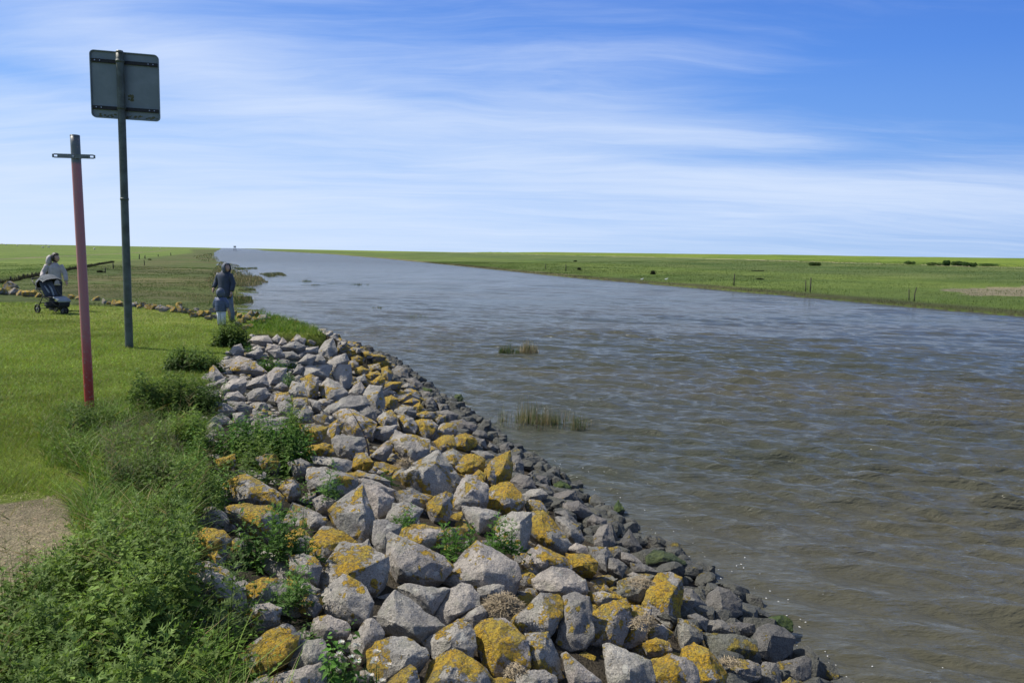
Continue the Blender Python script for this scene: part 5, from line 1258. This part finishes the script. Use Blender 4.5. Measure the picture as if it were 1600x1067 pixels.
# ================================================================ PEOPLE AND PUSHCHAIR
def skin(name, nodes, edges, m, parent=None, sub_=2, root=0):
    me = bpy.data.meshes.new(name); me.from_pydata([n[0] for n in nodes], edges, []); o = link(name, me, m, parent)
    md = o.modifiers.new('skin', 'SKIN'); md.use_smooth_shade = True; md.branch_smoothing = .6
    sv = me.skin_vertices[0].data
    for i, n in enumerate(nodes): r = n[1]; sv[i].radius = r if hasattr(r, '__len__') else (r, r); sv[i].use_root = (i == root)
    s = o.modifiers.new('sub', 'SUBSURF'); s.levels = s.render_levels = sub_
    return o
def chain(spec):
    """dict name -> (pos, radius); list of chains of names"""
    names = list(spec[0]); idx = {n: i for i, n in enumerate(names)}; E = []
    for c in spec[1]:
        for a, b in zip(c[:-1], c[1:]): E.append((idx[a], idx[b]))
    return [spec[0][n] for n in names], E
def loft(bm, rings, seg=20, cap=(True, True)):
    """rings: (center, rx, ry, yaw/tilt fn) horizontal-ish ellipses"""
    R = []
    for (c, rx, ry) in rings:
        R.append([bm.verts.new((c[0] + rx * math.cos(6.2832 * k / seg), c[1] + ry * math.sin(6.2832 * k / seg), c[2])) for k in range(seg)])
    for i in range(len(R) - 1):
        for k in range(seg): bm.faces.new((R[i][k], R[i][(k + 1) % seg], R[i + 1][(k + 1) % seg], R[i + 1][k]))
    if cap[0]: bm.faces.new(R[0][::-1])
    if cap[1]: bm.faces.new(R[-1])
def wrinkle(bm, amp, sc, seed=0):
    bm.normal_update()
    for v in bm.verts: v.co += v.normal * amp * (noise.noise(v.co * sc + Vector((seed, 0, 0))) + .5 * noise.noise(v.co * sc * 2.3))
M_SKN = simple('skin', (.50, .31, .23), .55, 0, .1, 10, 0)
def head_parts(root, H, hr, face_dir, hair_m=None):
    """face features as part of one head mesh; head centre H, radius hr, facing +X rotated by face_dir"""
    bm = bmesh.new(); Rz = Matrix.Rotation(face_dir, 4, 'Z')
    bmesh.ops.create_uvsphere(bm, u_segments=20, v_segments=14, radius=1, matrix=Matrix.Diagonal((hr * .98, hr * .80, hr * 1.18, 1)))
    for v in bm.verts:
        x, y, z = v.co
        if z < -.2 * hr: v.co.x += .10 * hr; v.co.y *= .86                     # jaw
        f = math.exp(-((y / (hr * .16)) ** 2) - (((z + .15 * hr) / (hr * .28)) ** 2))
        if x > 0: v.co.x += .26 * hr * f
        for s in (-1, 1):
            e = math.exp(-(((y - s * .34 * hr) / (hr * .16)) ** 2) - (((z - .08 * hr) / (hr * .13)) ** 2))
            if x > 0: v.co.x -= .10 * hr * e
    for s in (-1, 1): bmesh.ops.create_uvsphere(bm, u_segments=8, v_segments=6, radius=1, matrix=Matrix.Translation((-.02 * hr, s * .80 * hr, -.02 * hr)) @ Matrix.Diagonal((.16 * hr, .07 * hr, .25 * hr, 1)))
    bmesh.ops.transform(bm, matrix=Matrix.Translation(H) @ Rz, verts=bm.verts[:])
    return bm
def add_hand(bm, wrist, d, n, s=1.0, curl=.6, thumb=1):
    """palm plus four curved fingers and a side thumb, along direction d, palm normal n"""
    d = Vector(d).normalized(); n = Vector(n); n = (n - d * n.dot(d)).normalized(); a = d.cross(n); w_ = Vector(wrist)
    tube(bm, [w_ - d * .02 * s, w_ + d * .025 * s, w_ + d * .06 * s, w_ + d * .088 * s], [.026 * s, .034 * s, .038 * s, .030 * s], 8)
    for i, (L, o) in enumerate([(.066, -.030), (.076, -.010), (.071, .011), (.056, .031)]):
        b = w_ + d * .082 * s + a * o * s; p = [b]; dr = d.copy()
        for k in range(3): dr = (dr + n * curl * .55).normalized(); p.append(p[-1] + dr * L * s * (.45, .32, .25)[k])
        tube(bm, p, [.0095 * s, .009 * s, .008 * s, .006 * s], 6)
    b = w_ + d * .03 * s - a * thumb * .032 * s; p = [b, b + (d * .6 - a * thumb * .7 + n * .3).normalized() * .034 * s]; p.append(p[-1] + (d + n * .5).normalized() * .028 * s); tube(bm, p, [.012 * s, .010 * s, .007 * s], 6)
def person(name, loc, rz, label): r = empty(name, loc, rz); tag(r, label, 'person'); return r
def body_mesh(root, head, hr, fdir, neck, hands, legs, torso, m=M_SKN):
    """one body mesh: head, neck, trunk, arms, hands and legs joined"""
    bm = head_parts(None, head, hr, fdir); tube(bm, neck, [.055 * hr / .11, .052 * hr / .11], 12)
    loft(bm, torso, 16)
    for (pts, rad_) in legs: tube(bm, pts, rad_, 10)
    for (w_, d, n, s, c, th) in hands: add_hand(bm, w_, d, n, s, c, th)
    return bmobj('body', bm, m, root, None, True)
M_JACK = simple('dark_green_jacket', (.030, .042, .070), .55, 0, .3, 12, .3, 40); M_TROU = simple('grey_blue_trousers', (.16, .20, .26), .8, 0, .25, 10, .3)
M_SHOE = simple('dark_shoes', (.03, .028, .027), .6); M_SCARF = simple('hood_edge', (.09, .11, .15), .7)
M_KJ = simple('blue_quilted_jacket', (.075, .105, .19), .5, 0, .3, 14, .4, 30); M_KT = simple('white_trousers', (.62, .64, .70), .8, 0, .08, 8, .1)
M_WJ = simple('cream_jacket', (.46, .42, .40), .75, 0, .18, 14, .3, 30); M_HAIR = simple('dark_hair', (.022, .014, .010), .5, 0, .4, 60, .6, 90)
M_JEAN = simple('dark_jeans', (.03, .035, .05), .85)
def arm_sleeve(name, pts, rad_, m, root):
    bm = bmesh.new(); P = []; R_ = []
    for i in range(len(pts) - 1):
        for k in range(4): t = k / 4; P.append(Vector(pts[i]).lerp(Vector(pts[i + 1]), t)); R_.append(rad_[i] * (1 - t) + rad_[i + 1] * t)
    P.append(Vector(pts[-1])); R_.append(rad_[-1]); P[0] = P[0]; tube(bm, P, R_, 14); wrinkle(bm, .012, 14); return bmobj(name, bm, m, root, None, True)
def hood(root, H, hr, fdir, m, name='hood'):
    """shell around the head, open at the face"""
    bm = bmesh.new(); bmesh.ops.create_uvsphere(bm, u_segments=22, v_segments=16, radius=1)
    dele = [v for v in bm.verts if v.co.x > .58 and -.72 < v.co.z < .62]; bmesh.ops.delete(bm, geom=dele, context='VERTS')
    for v in bm.verts:
        v.co = Vector((v.co.x * hr * 1.22 - .05 * hr, v.co.y * hr * 1.06, v.co.z * hr * 1.36 - (.04 * hr)))
        if v.co.z < -.6 * hr: v.co.x *= 1.05; v.co.y *= 1.15
    wrinkle(bm, .010, 18); g_ = bmesh.ops.solidify(bm, geom=bm.faces[:], thickness=-.012)
    bmesh.ops.transform(bm, matrix=Matrix.Translation(H) @ Matrix.Rotation(fdir, 4, 'Z'), verts=bm.verts[:])
    return bmobj(name, bm, m, root, None, True)
# --- man: local +X = image right, +Y away. Looks down to the right; right hand (image left) held away from the body
g = ground(353, 503); gm = g; d = (g - CAM).dot(FWD); Hm = (CAM.z - (409 - 388.0) * d / FPX) - g.z; print('man h', Hm)
s = Hm / 1.78; man = person('person', g, math.radians(-14), 'adult in a dark green hooded jacket standing right behind the small child'); man.scale = (s,) * 3
face = math.radians(-18)
body_mesh(man, Vector((.09, -.03, 1.60)), .105, face, [Vector((.02, 0, 1.42)), Vector((.075, -.02, 1.55))],
          [((-.33, -.06, 1.00), (-.2, -.25, -1), (1, 0, 0), 1, .5, 1), ((.245, -.05, .90), (.05, -.2, -1), (-1, 0, 0), 1, .6, -1)],
          [([Vector((-.10, 0, .92)), Vector((-.11, 0, .5)), Vector((-.115, .02, .09))], [.085, .06, .04]), ([Vector((.09, 0, .92)), Vector((.10, .03, .5)), Vector((.11, .06, .09))], [.085, .06, .04]),
           ([Vector((-.18, 0, 1.40)), Vector((-.28, .02, 1.18)), Vector((-.33, -.06, 1.00))], [.05, .042, .03]), ([Vector((.18, 0, 1.40)), Vector((.25, .02, 1.14)), Vector((.245, -.05, .90))], [.05, .042, .03])],
          [((0, 0, .88), .15, .11), ((0, 0, 1.05), .14, .10), ((0, 0, 1.25), .17, .11), ((0, 0, 1.40), .17, .10), ((0, 0, 1.47), .07, .06)])
bm = bmesh.new(); loft(bm, [((.0, 0, .70), .215, .155), ((.0, 0, .78), .225, .165), ((0, 0, .95), .215, .16), ((0, 0, 1.08), .20, .15), ((0, 0, 1.22), .215, .155), ((0, 0, 1.34), .225, .150), ((0, 0, 1.42), .20, .13), ((.01, 0, 1.48), .12, .10), ((.02, 0, 1.53), .085, .085)], 28)
wrinkle(bm, .022, 9, 3); bmobj('jacket', bm, M_JACK, man, None, True)
arm_sleeve('sleeve', [(-.17, 0, 1.41), (-.29, .03, 1.19), (-.335, -.05, 1.01)], [.085, .078, .060], M_JACK, man)
arm_sleeve('sleeve', [(.17, 0, 1.41), (.255, .03, 1.14), (.25, -.04, .91)], [.085, .078, .060], M_JACK, man)
hood(man, Vector((.09, -.03, 1.60)), .11, face, M_SCARF)
bm = bmesh.new()
for sx, fx in ((-.13, -.05), (.12, .10)): tube(bm, [Vector((sx * .9, 0, .80)), Vector((sx, .01 + fx * .4, .50)), Vector((sx * 1.08, .01 + fx, .25)), Vector((sx * 1.12, .01 + fx, .05))], [.118, .092, .08, .078], 16)
loft(bm, [((0, 0, .70), .19, .13), ((0, 0, .84), .18, .13), ((0, 0, .93), .16, .12)], 20); wrinkle(bm, .012, 12); bmobj('trousers', bm, M_TROU, man, None, True)
def shoe(root, x, y, a, s, m):
    bm = bmesh.new(); tube(bm, [Vector((-.09, 0, .045)), Vector((-.05, 0, .05)), Vector((.03, 0, .047)), Vector((.12, 0, .035)), Vector((.17, 0, .03))], [.035, .048, .046, .042, .02], 12)
    for v in bm.verts: v.co.z = max(v.co.z, 0)
    bmesh.ops.transform(bm, matrix=Matrix.Translation((x, y, 0)) @ Matrix.Rotation(a, 4, 'Z') @ Matrix.Scale(s, 4), verts=bm.verts[:]); return bmobj('shoe', bm, m, root, None, True)
shoe(man, -.146, -.05, face, 1, M_SHOE); shoe(man, .134, .10, face, 1, M_SHOE)
# --- child
g = ground(346, 509); d = (g - CAM).dot(FWD); Hc = (CAM.z - (450 - 387.6) * d / FPX) - g.z; print('child h', Hc); s = Hc / 1.0
kid = person('person', g, math.radians(-14), 'small child in a blue hooded quilted jacket and white trousers in front of the adult'); kid.scale = (s,) * 3; fk = math.radians(100)
body_mesh(kid, Vector((0, 0, .88)), .085, fk, [Vector((0, 0, .74)), Vector((0, 0, .82))],
          [((-.20, .02, .47), (-.1, .1, -1), (1, 0, 0), .62, .6, 1), ((.20, .02, .47), (.1, .1, -1), (-1, 0, 0), .62, .6, -1)],
          [([Vector((-.06, 0, .42)), Vector((-.06, .01, .24)), Vector((-.06, 0, .05))], [.055, .04, .028]), ([Vector((.06, 0, .42)), Vector((.06, .02, .24)), Vector((.065, .03, .05))], [.055, .04, .028]),
           ([Vector((-.11, 0, .72)), Vector((-.18, .01, .60)), Vector((-.20, .02, .47))], [.035, .03, .02]), ([Vector((.11, 0, .72)), Vector((.18, .01, .60)), Vector((.20, .02, .47))], [.035, .03, .02])],
          [((0, 0, .42), .10, .085), ((0, 0, .55), .11, .085), ((0, 0, .70), .12, .085), ((0, 0, .76), .05, .045)])
bm = bmesh.new(); rg = []
for i in range(19):
    z = .39 + i * .021; t = i / 18; base = .145 + .015 * math.sin(t * 3.1) - (.06 * max(0, t - .8) / .2); q = 1 + .05 * abs(math.sin(i * 1.05)); rg.append(((0, 0, z), base * q, base * .80 * q))
loft(bm, rg, 24); wrinkle(bm, .006, 20); bmobj('jacket', bm, M_KJ, kid, None, True)
for sx in (-1, 1): arm_sleeve('sleeve', [(sx * .10, 0, .73), (sx * .18, .01, .61), (sx * .205, .02, .48)], [.062, .058, .042], M_KJ, kid)
hood(kid, Vector((0, 0, .88)), .090, fk, M_SCARF)
bm = bmesh.new()
for sx in (-1, 1): tube(bm, [Vector((sx * .055, 0, .46)), Vector((sx * .062, .01, .26)), Vector((sx * .064, .01, .04))], [.078, .062, .052], 14)
wrinkle(bm, .006, 16); bmobj('trousers', bm, M_KT, kid, None, True)
shoe(kid, -.062, 0, fk, .62, M_SHOE); shoe(kid, .066, .02, fk, .62, M_SHOE)
# --- woman behind the pushchair; she looks to the image right, body turned to the viewer's right
g = ground(88, 485); d = (g - CAM).dot(FWD); Hw = (CAM.z - (395 - 382.7) * d / FPX) - g.z; print('woman h', Hw, d); s = Hw / 1.72
# local axes: +X image right, -Y towards viewer
wo = person('person', g, math.radians(26), 'woman with dark hair and a cream hooded jacket standing behind the pushchair'); wo.scale = (s,) * 3; fw = math.radians(-30); Hh = Vector((.06, -.02, 1.57))
body_mesh(wo, Hh, .103, fw, [Vector((.02, 0, 1.36)), Vector((.05, -.01, 1.50))],
          [((-.30, -.30, 1.00), (-.1, -1, -.25), (0, 0, -1), .92, 1.3, 1), ((.31, -.14, .86), (.25, -.5, -1), (-1, 0, 0), .92, .7, -1)],
          [([Vector((-.09, 0, .88)), Vector((-.10, 0, .48)), Vector((-.10, .02, .08))], [.085, .06, .04]), ([Vector((.09, 0, .88)), Vector((.11, .03, .48)), Vector((.12, .06, .08))], [.085, .06, .04]),
           ([Vector((-.17, 0, 1.35)), Vector((-.27, -.04, 1.12)), Vector((-.30, -.30, 1.00))], [.045, .04, .028]), ([Vector((.17, 0, 1.35)), Vector((.27, -.02, 1.10)), Vector((.31, -.14, .86))], [.045, .04, .028])],
          [((0, 0, .86), .14, .10), ((0, 0, 1.0), .12, .085), ((0, 0, 1.2), .13, .09), ((0, 0, 1.34), .11, .075), ((0, 0, 1.41), .06, .055)])
bm = bmesh.new(); rg = []
for i in range(16):
    t = i / 15; z = .76 + t * .66; b = .186 - .02 * math.sin(t * 3.1) - (.11 * max(0, t - .78) / .22); q = 1 + .035 * abs(math.sin(i * .9)); rg.append(((.005 * i / 4, 0, z), b * q, b * .74 * q))
loft(bm, rg, 26); wrinkle(bm, .014, 12, 7); bmobj('jacket', bm, M_WJ, wo, None, True)
arm_sleeve('sleeve', [(-.16, 0, 1.35), (-.28, -.03, 1.12), (-.30, -.28, 1.00)], [.078, .068, .050], M_WJ, wo)
arm_sleeve('sleeve', [(.16, 0, 1.35), (.28, -.01, 1.10), (.31, -.12, .88)], [.078, .068, .048], M_WJ, wo)
# hood hanging at the neck, thrown back
bm = bmesh.new(); bmesh.ops.create_uvsphere(bm, u_segments=18, v_segments=12, radius=1, matrix=Matrix.Translation((-.12, .05, 1.50)) @ Matrix.Rotation(math.radians(15), 4, 'Y') @ Matrix.Diagonal((.085, .13, .155, 1))); wrinkle(bm, .016, 14, 2); bmobj('hood', bm, M_WJ, wo, None, True)
bm = bmesh.new(); bmesh.ops.create_uvsphere(bm, u_segments=22, v_segments=16, radius=1)
dele = [v for v in bm.verts if v.co.x > .42 and v.co.z < .42]; bmesh.ops.delete(bm, geom=dele, context='VERTS')
for v in bm.verts: v.co = Vector((v.co.x * .122 - .008, v.co.y * .104, v.co.z * .138 + .012))
for v in bm.verts: v.co += v.co.normalized() * .008 * noise.noise(v.co * 45)
bmesh.ops.solidify(bm, geom=bm.faces[:], thickness=-.008); bmesh.ops.transform(bm, matrix=Matrix.Translation(Hh) @ Matrix.Rotation(fw, 4, 'Z'), verts=bm.verts[:]); bmobj('hair', bm, M_HAIR, wo, None, True)
bm = bmesh.new()
for sx in (-.095, .10): tube(bm, [Vector((sx * .9, 0, .86)), Vector((sx, .01, .5)), Vector((sx * 1.1, .03, .06))], [.11, .08, .062], 14)
bmobj('trousers', bm, M_JEAN, wo, None, True); shoe(wo, -.10, 0, fw, .92, M_SHOE); shoe(wo, .12, .05, fw, .92, M_SHOE)
# --- pushchair in front of her, its open side towards the viewer's right
g = ground(86, 489.5); d = (g - CAM).dot(FWD); k = d / FPX; print('push m/px', k)
pc = empty('pushchair', g, math.radians(0)); tag(pc, 'grey and black three-wheeled pushchair parked in front of the woman', 'pushchair')
M_FG = simple('grey_pushchair_cloth', (.30, .33, .35), .85, 0, .15, 10, .2); M_BK = simple('black_frame', (.012, .012, .013), .45, 0, .2); M_DK = simple('dark_lining', (.018, .02, .026), .9); M_RUB = simple('tyre_rubber', (.015, .015, .015), .8); M_RIM = simple('wheel_hub', (.12, .12, .13), .5)
# frame space: u forward (towards image right and a bit to the viewer), w sideways
U = Vector((.90, -.43, 0)).normalized(); Wv = Vector((.43, .90, 0)).normalized(); Zv = Vector((0, 0, 1))
def Q(u, w_, z): return U * u + Wv * w_ + Zv * z
def wheel(u, w_, r, th):
    t_ = empty('wheel', (0, 0, 0)); t_.parent = pc; bm = bmesh.new(); n = 26; c = Q(u, w_, r)
    pts = [c + (U * math.cos(6.2832 * i / n) + Zv * math.sin(6.2832 * i / n)) * (r - th) for i in range(n)]; R = []
    for i, p in enumerate(pts):
        o_ = (p - c).normalized(); R.append([bm.verts.new(p + (o_ * math.cos(6.2832 * j / 10) + Wv * math.sin(6.2832 * j / 10)) * th) for j in range(10)])
    for i in range(n):
        for j in range(10): bm.faces.new((R[i][j], R[i][(j + 1) % 10], R[(i + 1) % n][(j + 1) % 10], R[(i + 1) % n][j]))
    bmesh.ops.recalc_face_normals(bm, faces=bm.faces[:]); bmobj('tyre', bm, M_RUB, t_, None, True)
    bm = bmesh.new(); tube(bm, [c - Wv * .02, c + Wv * .02], .035, 14)
    for i in range(6): a = 6.2832 * i / 6; tube(bm, [c, c + (U * math.cos(a) + Zv * math.sin(a)) * (r - th)], .012, 6)
    bmobj('rim', bm, M_RIM, t_, None, True); return t_
wheel(-.38, .27, .135, .022); wheel(-.38, -.27, .135, .022); wheel(.44, .05, .105, .022); wheel(.44, -.05, .105, .022)
bm = bmesh.new()
for sw in (-.26, .26):
    tube(bm, [Q(-.62, sw * .95, .98), Q(-.50, sw, .88), Q(-.05, sw, .48), Q(.30, sw * .6, .26), Q(.44, sw * .25, .14)], .014, 8)
    tube(bm, [Q(-.10, sw, .52), Q(-.38, sw, .135)], .014, 8); tube(bm, [Q(-.28, sw, .30), Q(.15, sw * .8, .34)], .010, 8)
tube(bm, [Q(-.38, -.26, .135), Q(-.38, .26, .135)], .012, 8); tube(bm, [Q(.20, -.2, .31), Q(.20, .2, .31)], .012, 8); bmobj('frame', bm, M_BK, pc, None, True)
bm = bmesh.new(); tube(bm, [Q(-.62, -.25, .98), Q(-.66, -.2, 1.0), Q(-.68, 0, 1.01), Q(-.66, .2, 1.0), Q(-.62, .25, .98)], .021, 10); bmobj('handle', bm, M_BK, pc, None, True)
# seat shell: back, seat pan and leg rest as a bent padded sheet
def pad(name, prof, hw, th, m):
    bm = bmesh.new(); n = len(prof); A_ = []
    for i, (u, z) in enumerate(prof):
        a = prof[max(i - 1, 0)]; b = prof[min(i + 1, n - 1)]; t = Vector((b[0] - a[0], b[1] - a[1])).normalized(); nx, nz = -t.y, t.x
        row_ = []
        for w_, o_ in ((-1, .4), (-.92, 1), (0, .75), (.92, 1), (1, .4), (.92, 0), (0, 0), (-.92, 0)): row_.append(bm.verts.new(Q(u + nx * th * o_, w_ * hw, z + nz * th * o_)))
        A_.append(row_)
    for i in range(n - 1):
        for j in range(8): bm.faces.new((A_[i][j], A_[i][(j + 1) % 8], A_[i + 1][(j + 1) % 8], A_[i + 1][j]))
    bm.faces.new(A_[0][::-1]); bm.faces.new(A_[-1]); bmesh.ops.recalc_face_normals(bm, faces=bm.faces[:]); return bmobj(name, bm, m, pc, None, True)
pad('backrest', [(-.40, .98), (-.34, .84), (-.24, .66), (-.14, .50)], .20, .045, simple('slate_cloth', (.085, .095, .115), .85))
pad('seat', [(-.16, .48), (0, .45), (.16, .46), (.22, .45)], .20, .05, M_DK); pad('footrest', [(.20, .46), (.30, .44), (.40, .40), (.47, .34)], .19, .05, M_FG)
pad('leg_panel', [(.46, .34), (.44, .26), (.42, .20)], .16, .03, M_DK)
for sw in (-.06, .08):
    pass
bm = bmesh.new(); tube(bm, [Q(-.30, .02, .86), Q(-.16, .03, .72), Q(-.06, .03, .52)], .022, 6); tube(bm, [Q(-.26, -.10, .80), Q(-.12, -.06, .60)], .02, 6); bmobj('harness', bm, simple('pale_strap', (.42, .44, .45), .8), pc, None, True)
# canopy: curved shell over the seat
bm = bmesh.new(); nu, nw = 12, 12; Rr = []
for i in range(nu + 1):
    a = math.radians(-20 + 158 * i / nu); row_ = []          # sweep from behind over the top to the front
    for j in range(nw + 1):
        b = math.radians(-90 + 180 * j / nw); rad_ = .35; w_ = math.sin(b) * .27; rr_ = rad_ * (.55 + .45 * math.cos(b)); row_.append(bm.verts.new(Q(-.20 - math.cos(a) * rr_, w_, .78 + math.sin(a) * rr_)))
    Rr.append(row_)
for i in range(nu):
    for j in range(nw): bm.faces.new((Rr[i][j], Rr[i][j + 1], Rr[i + 1][j + 1], Rr[i + 1][j]))
for i, row_ in enumerate(Rr):
    for v in row_: v.co += (v.co - Q(-.20, 0, .78)).normalized() * .012 * math.cos(i * 2 * math.pi / 4)
bmesh.ops.solidify(bm, geom=bm.faces[:], thickness=.012); cano = bmobj('canopy', bm, M_FG, pc, None, True)
bm = bmesh.new(); Rr = []
for i in range(nu + 1):
    a = math.radians(-8 + 144 * i / nu); row_ = []
    for j in range(nw + 1):
        b = math.radians(-84 + 168 * j / nw); w_ = math.sin(b) * .252; rr_ = .325 * (.55 + .45 * math.cos(b)); row_.append(bm.verts.new(Q(-.20 - math.cos(a) * rr_, w_, .775 + math.sin(a) * rr_)))
    Rr.append(row_)
for i in range(nu):
    for j in range(nw): bm.faces.new((Rr[i][j], Rr[i][j + 1], Rr[i + 1][j + 1], Rr[i + 1][j]))
bmobj('canopy_lining', bm, M_DK, cano, None, True)
bm = bmesh.new(); box(bm, (0, 0, 0), (.40, .34, .17), None, .04); bmesh.ops.transform(bm, matrix=Matrix.Translation(Q(-.05, 0, .25)) @ Matrix.Rotation(math.atan2(U.y, U.x), 4, 'Z'), verts=bm.verts[:]); bmobj('basket', bm, M_DK, pc, None, True)
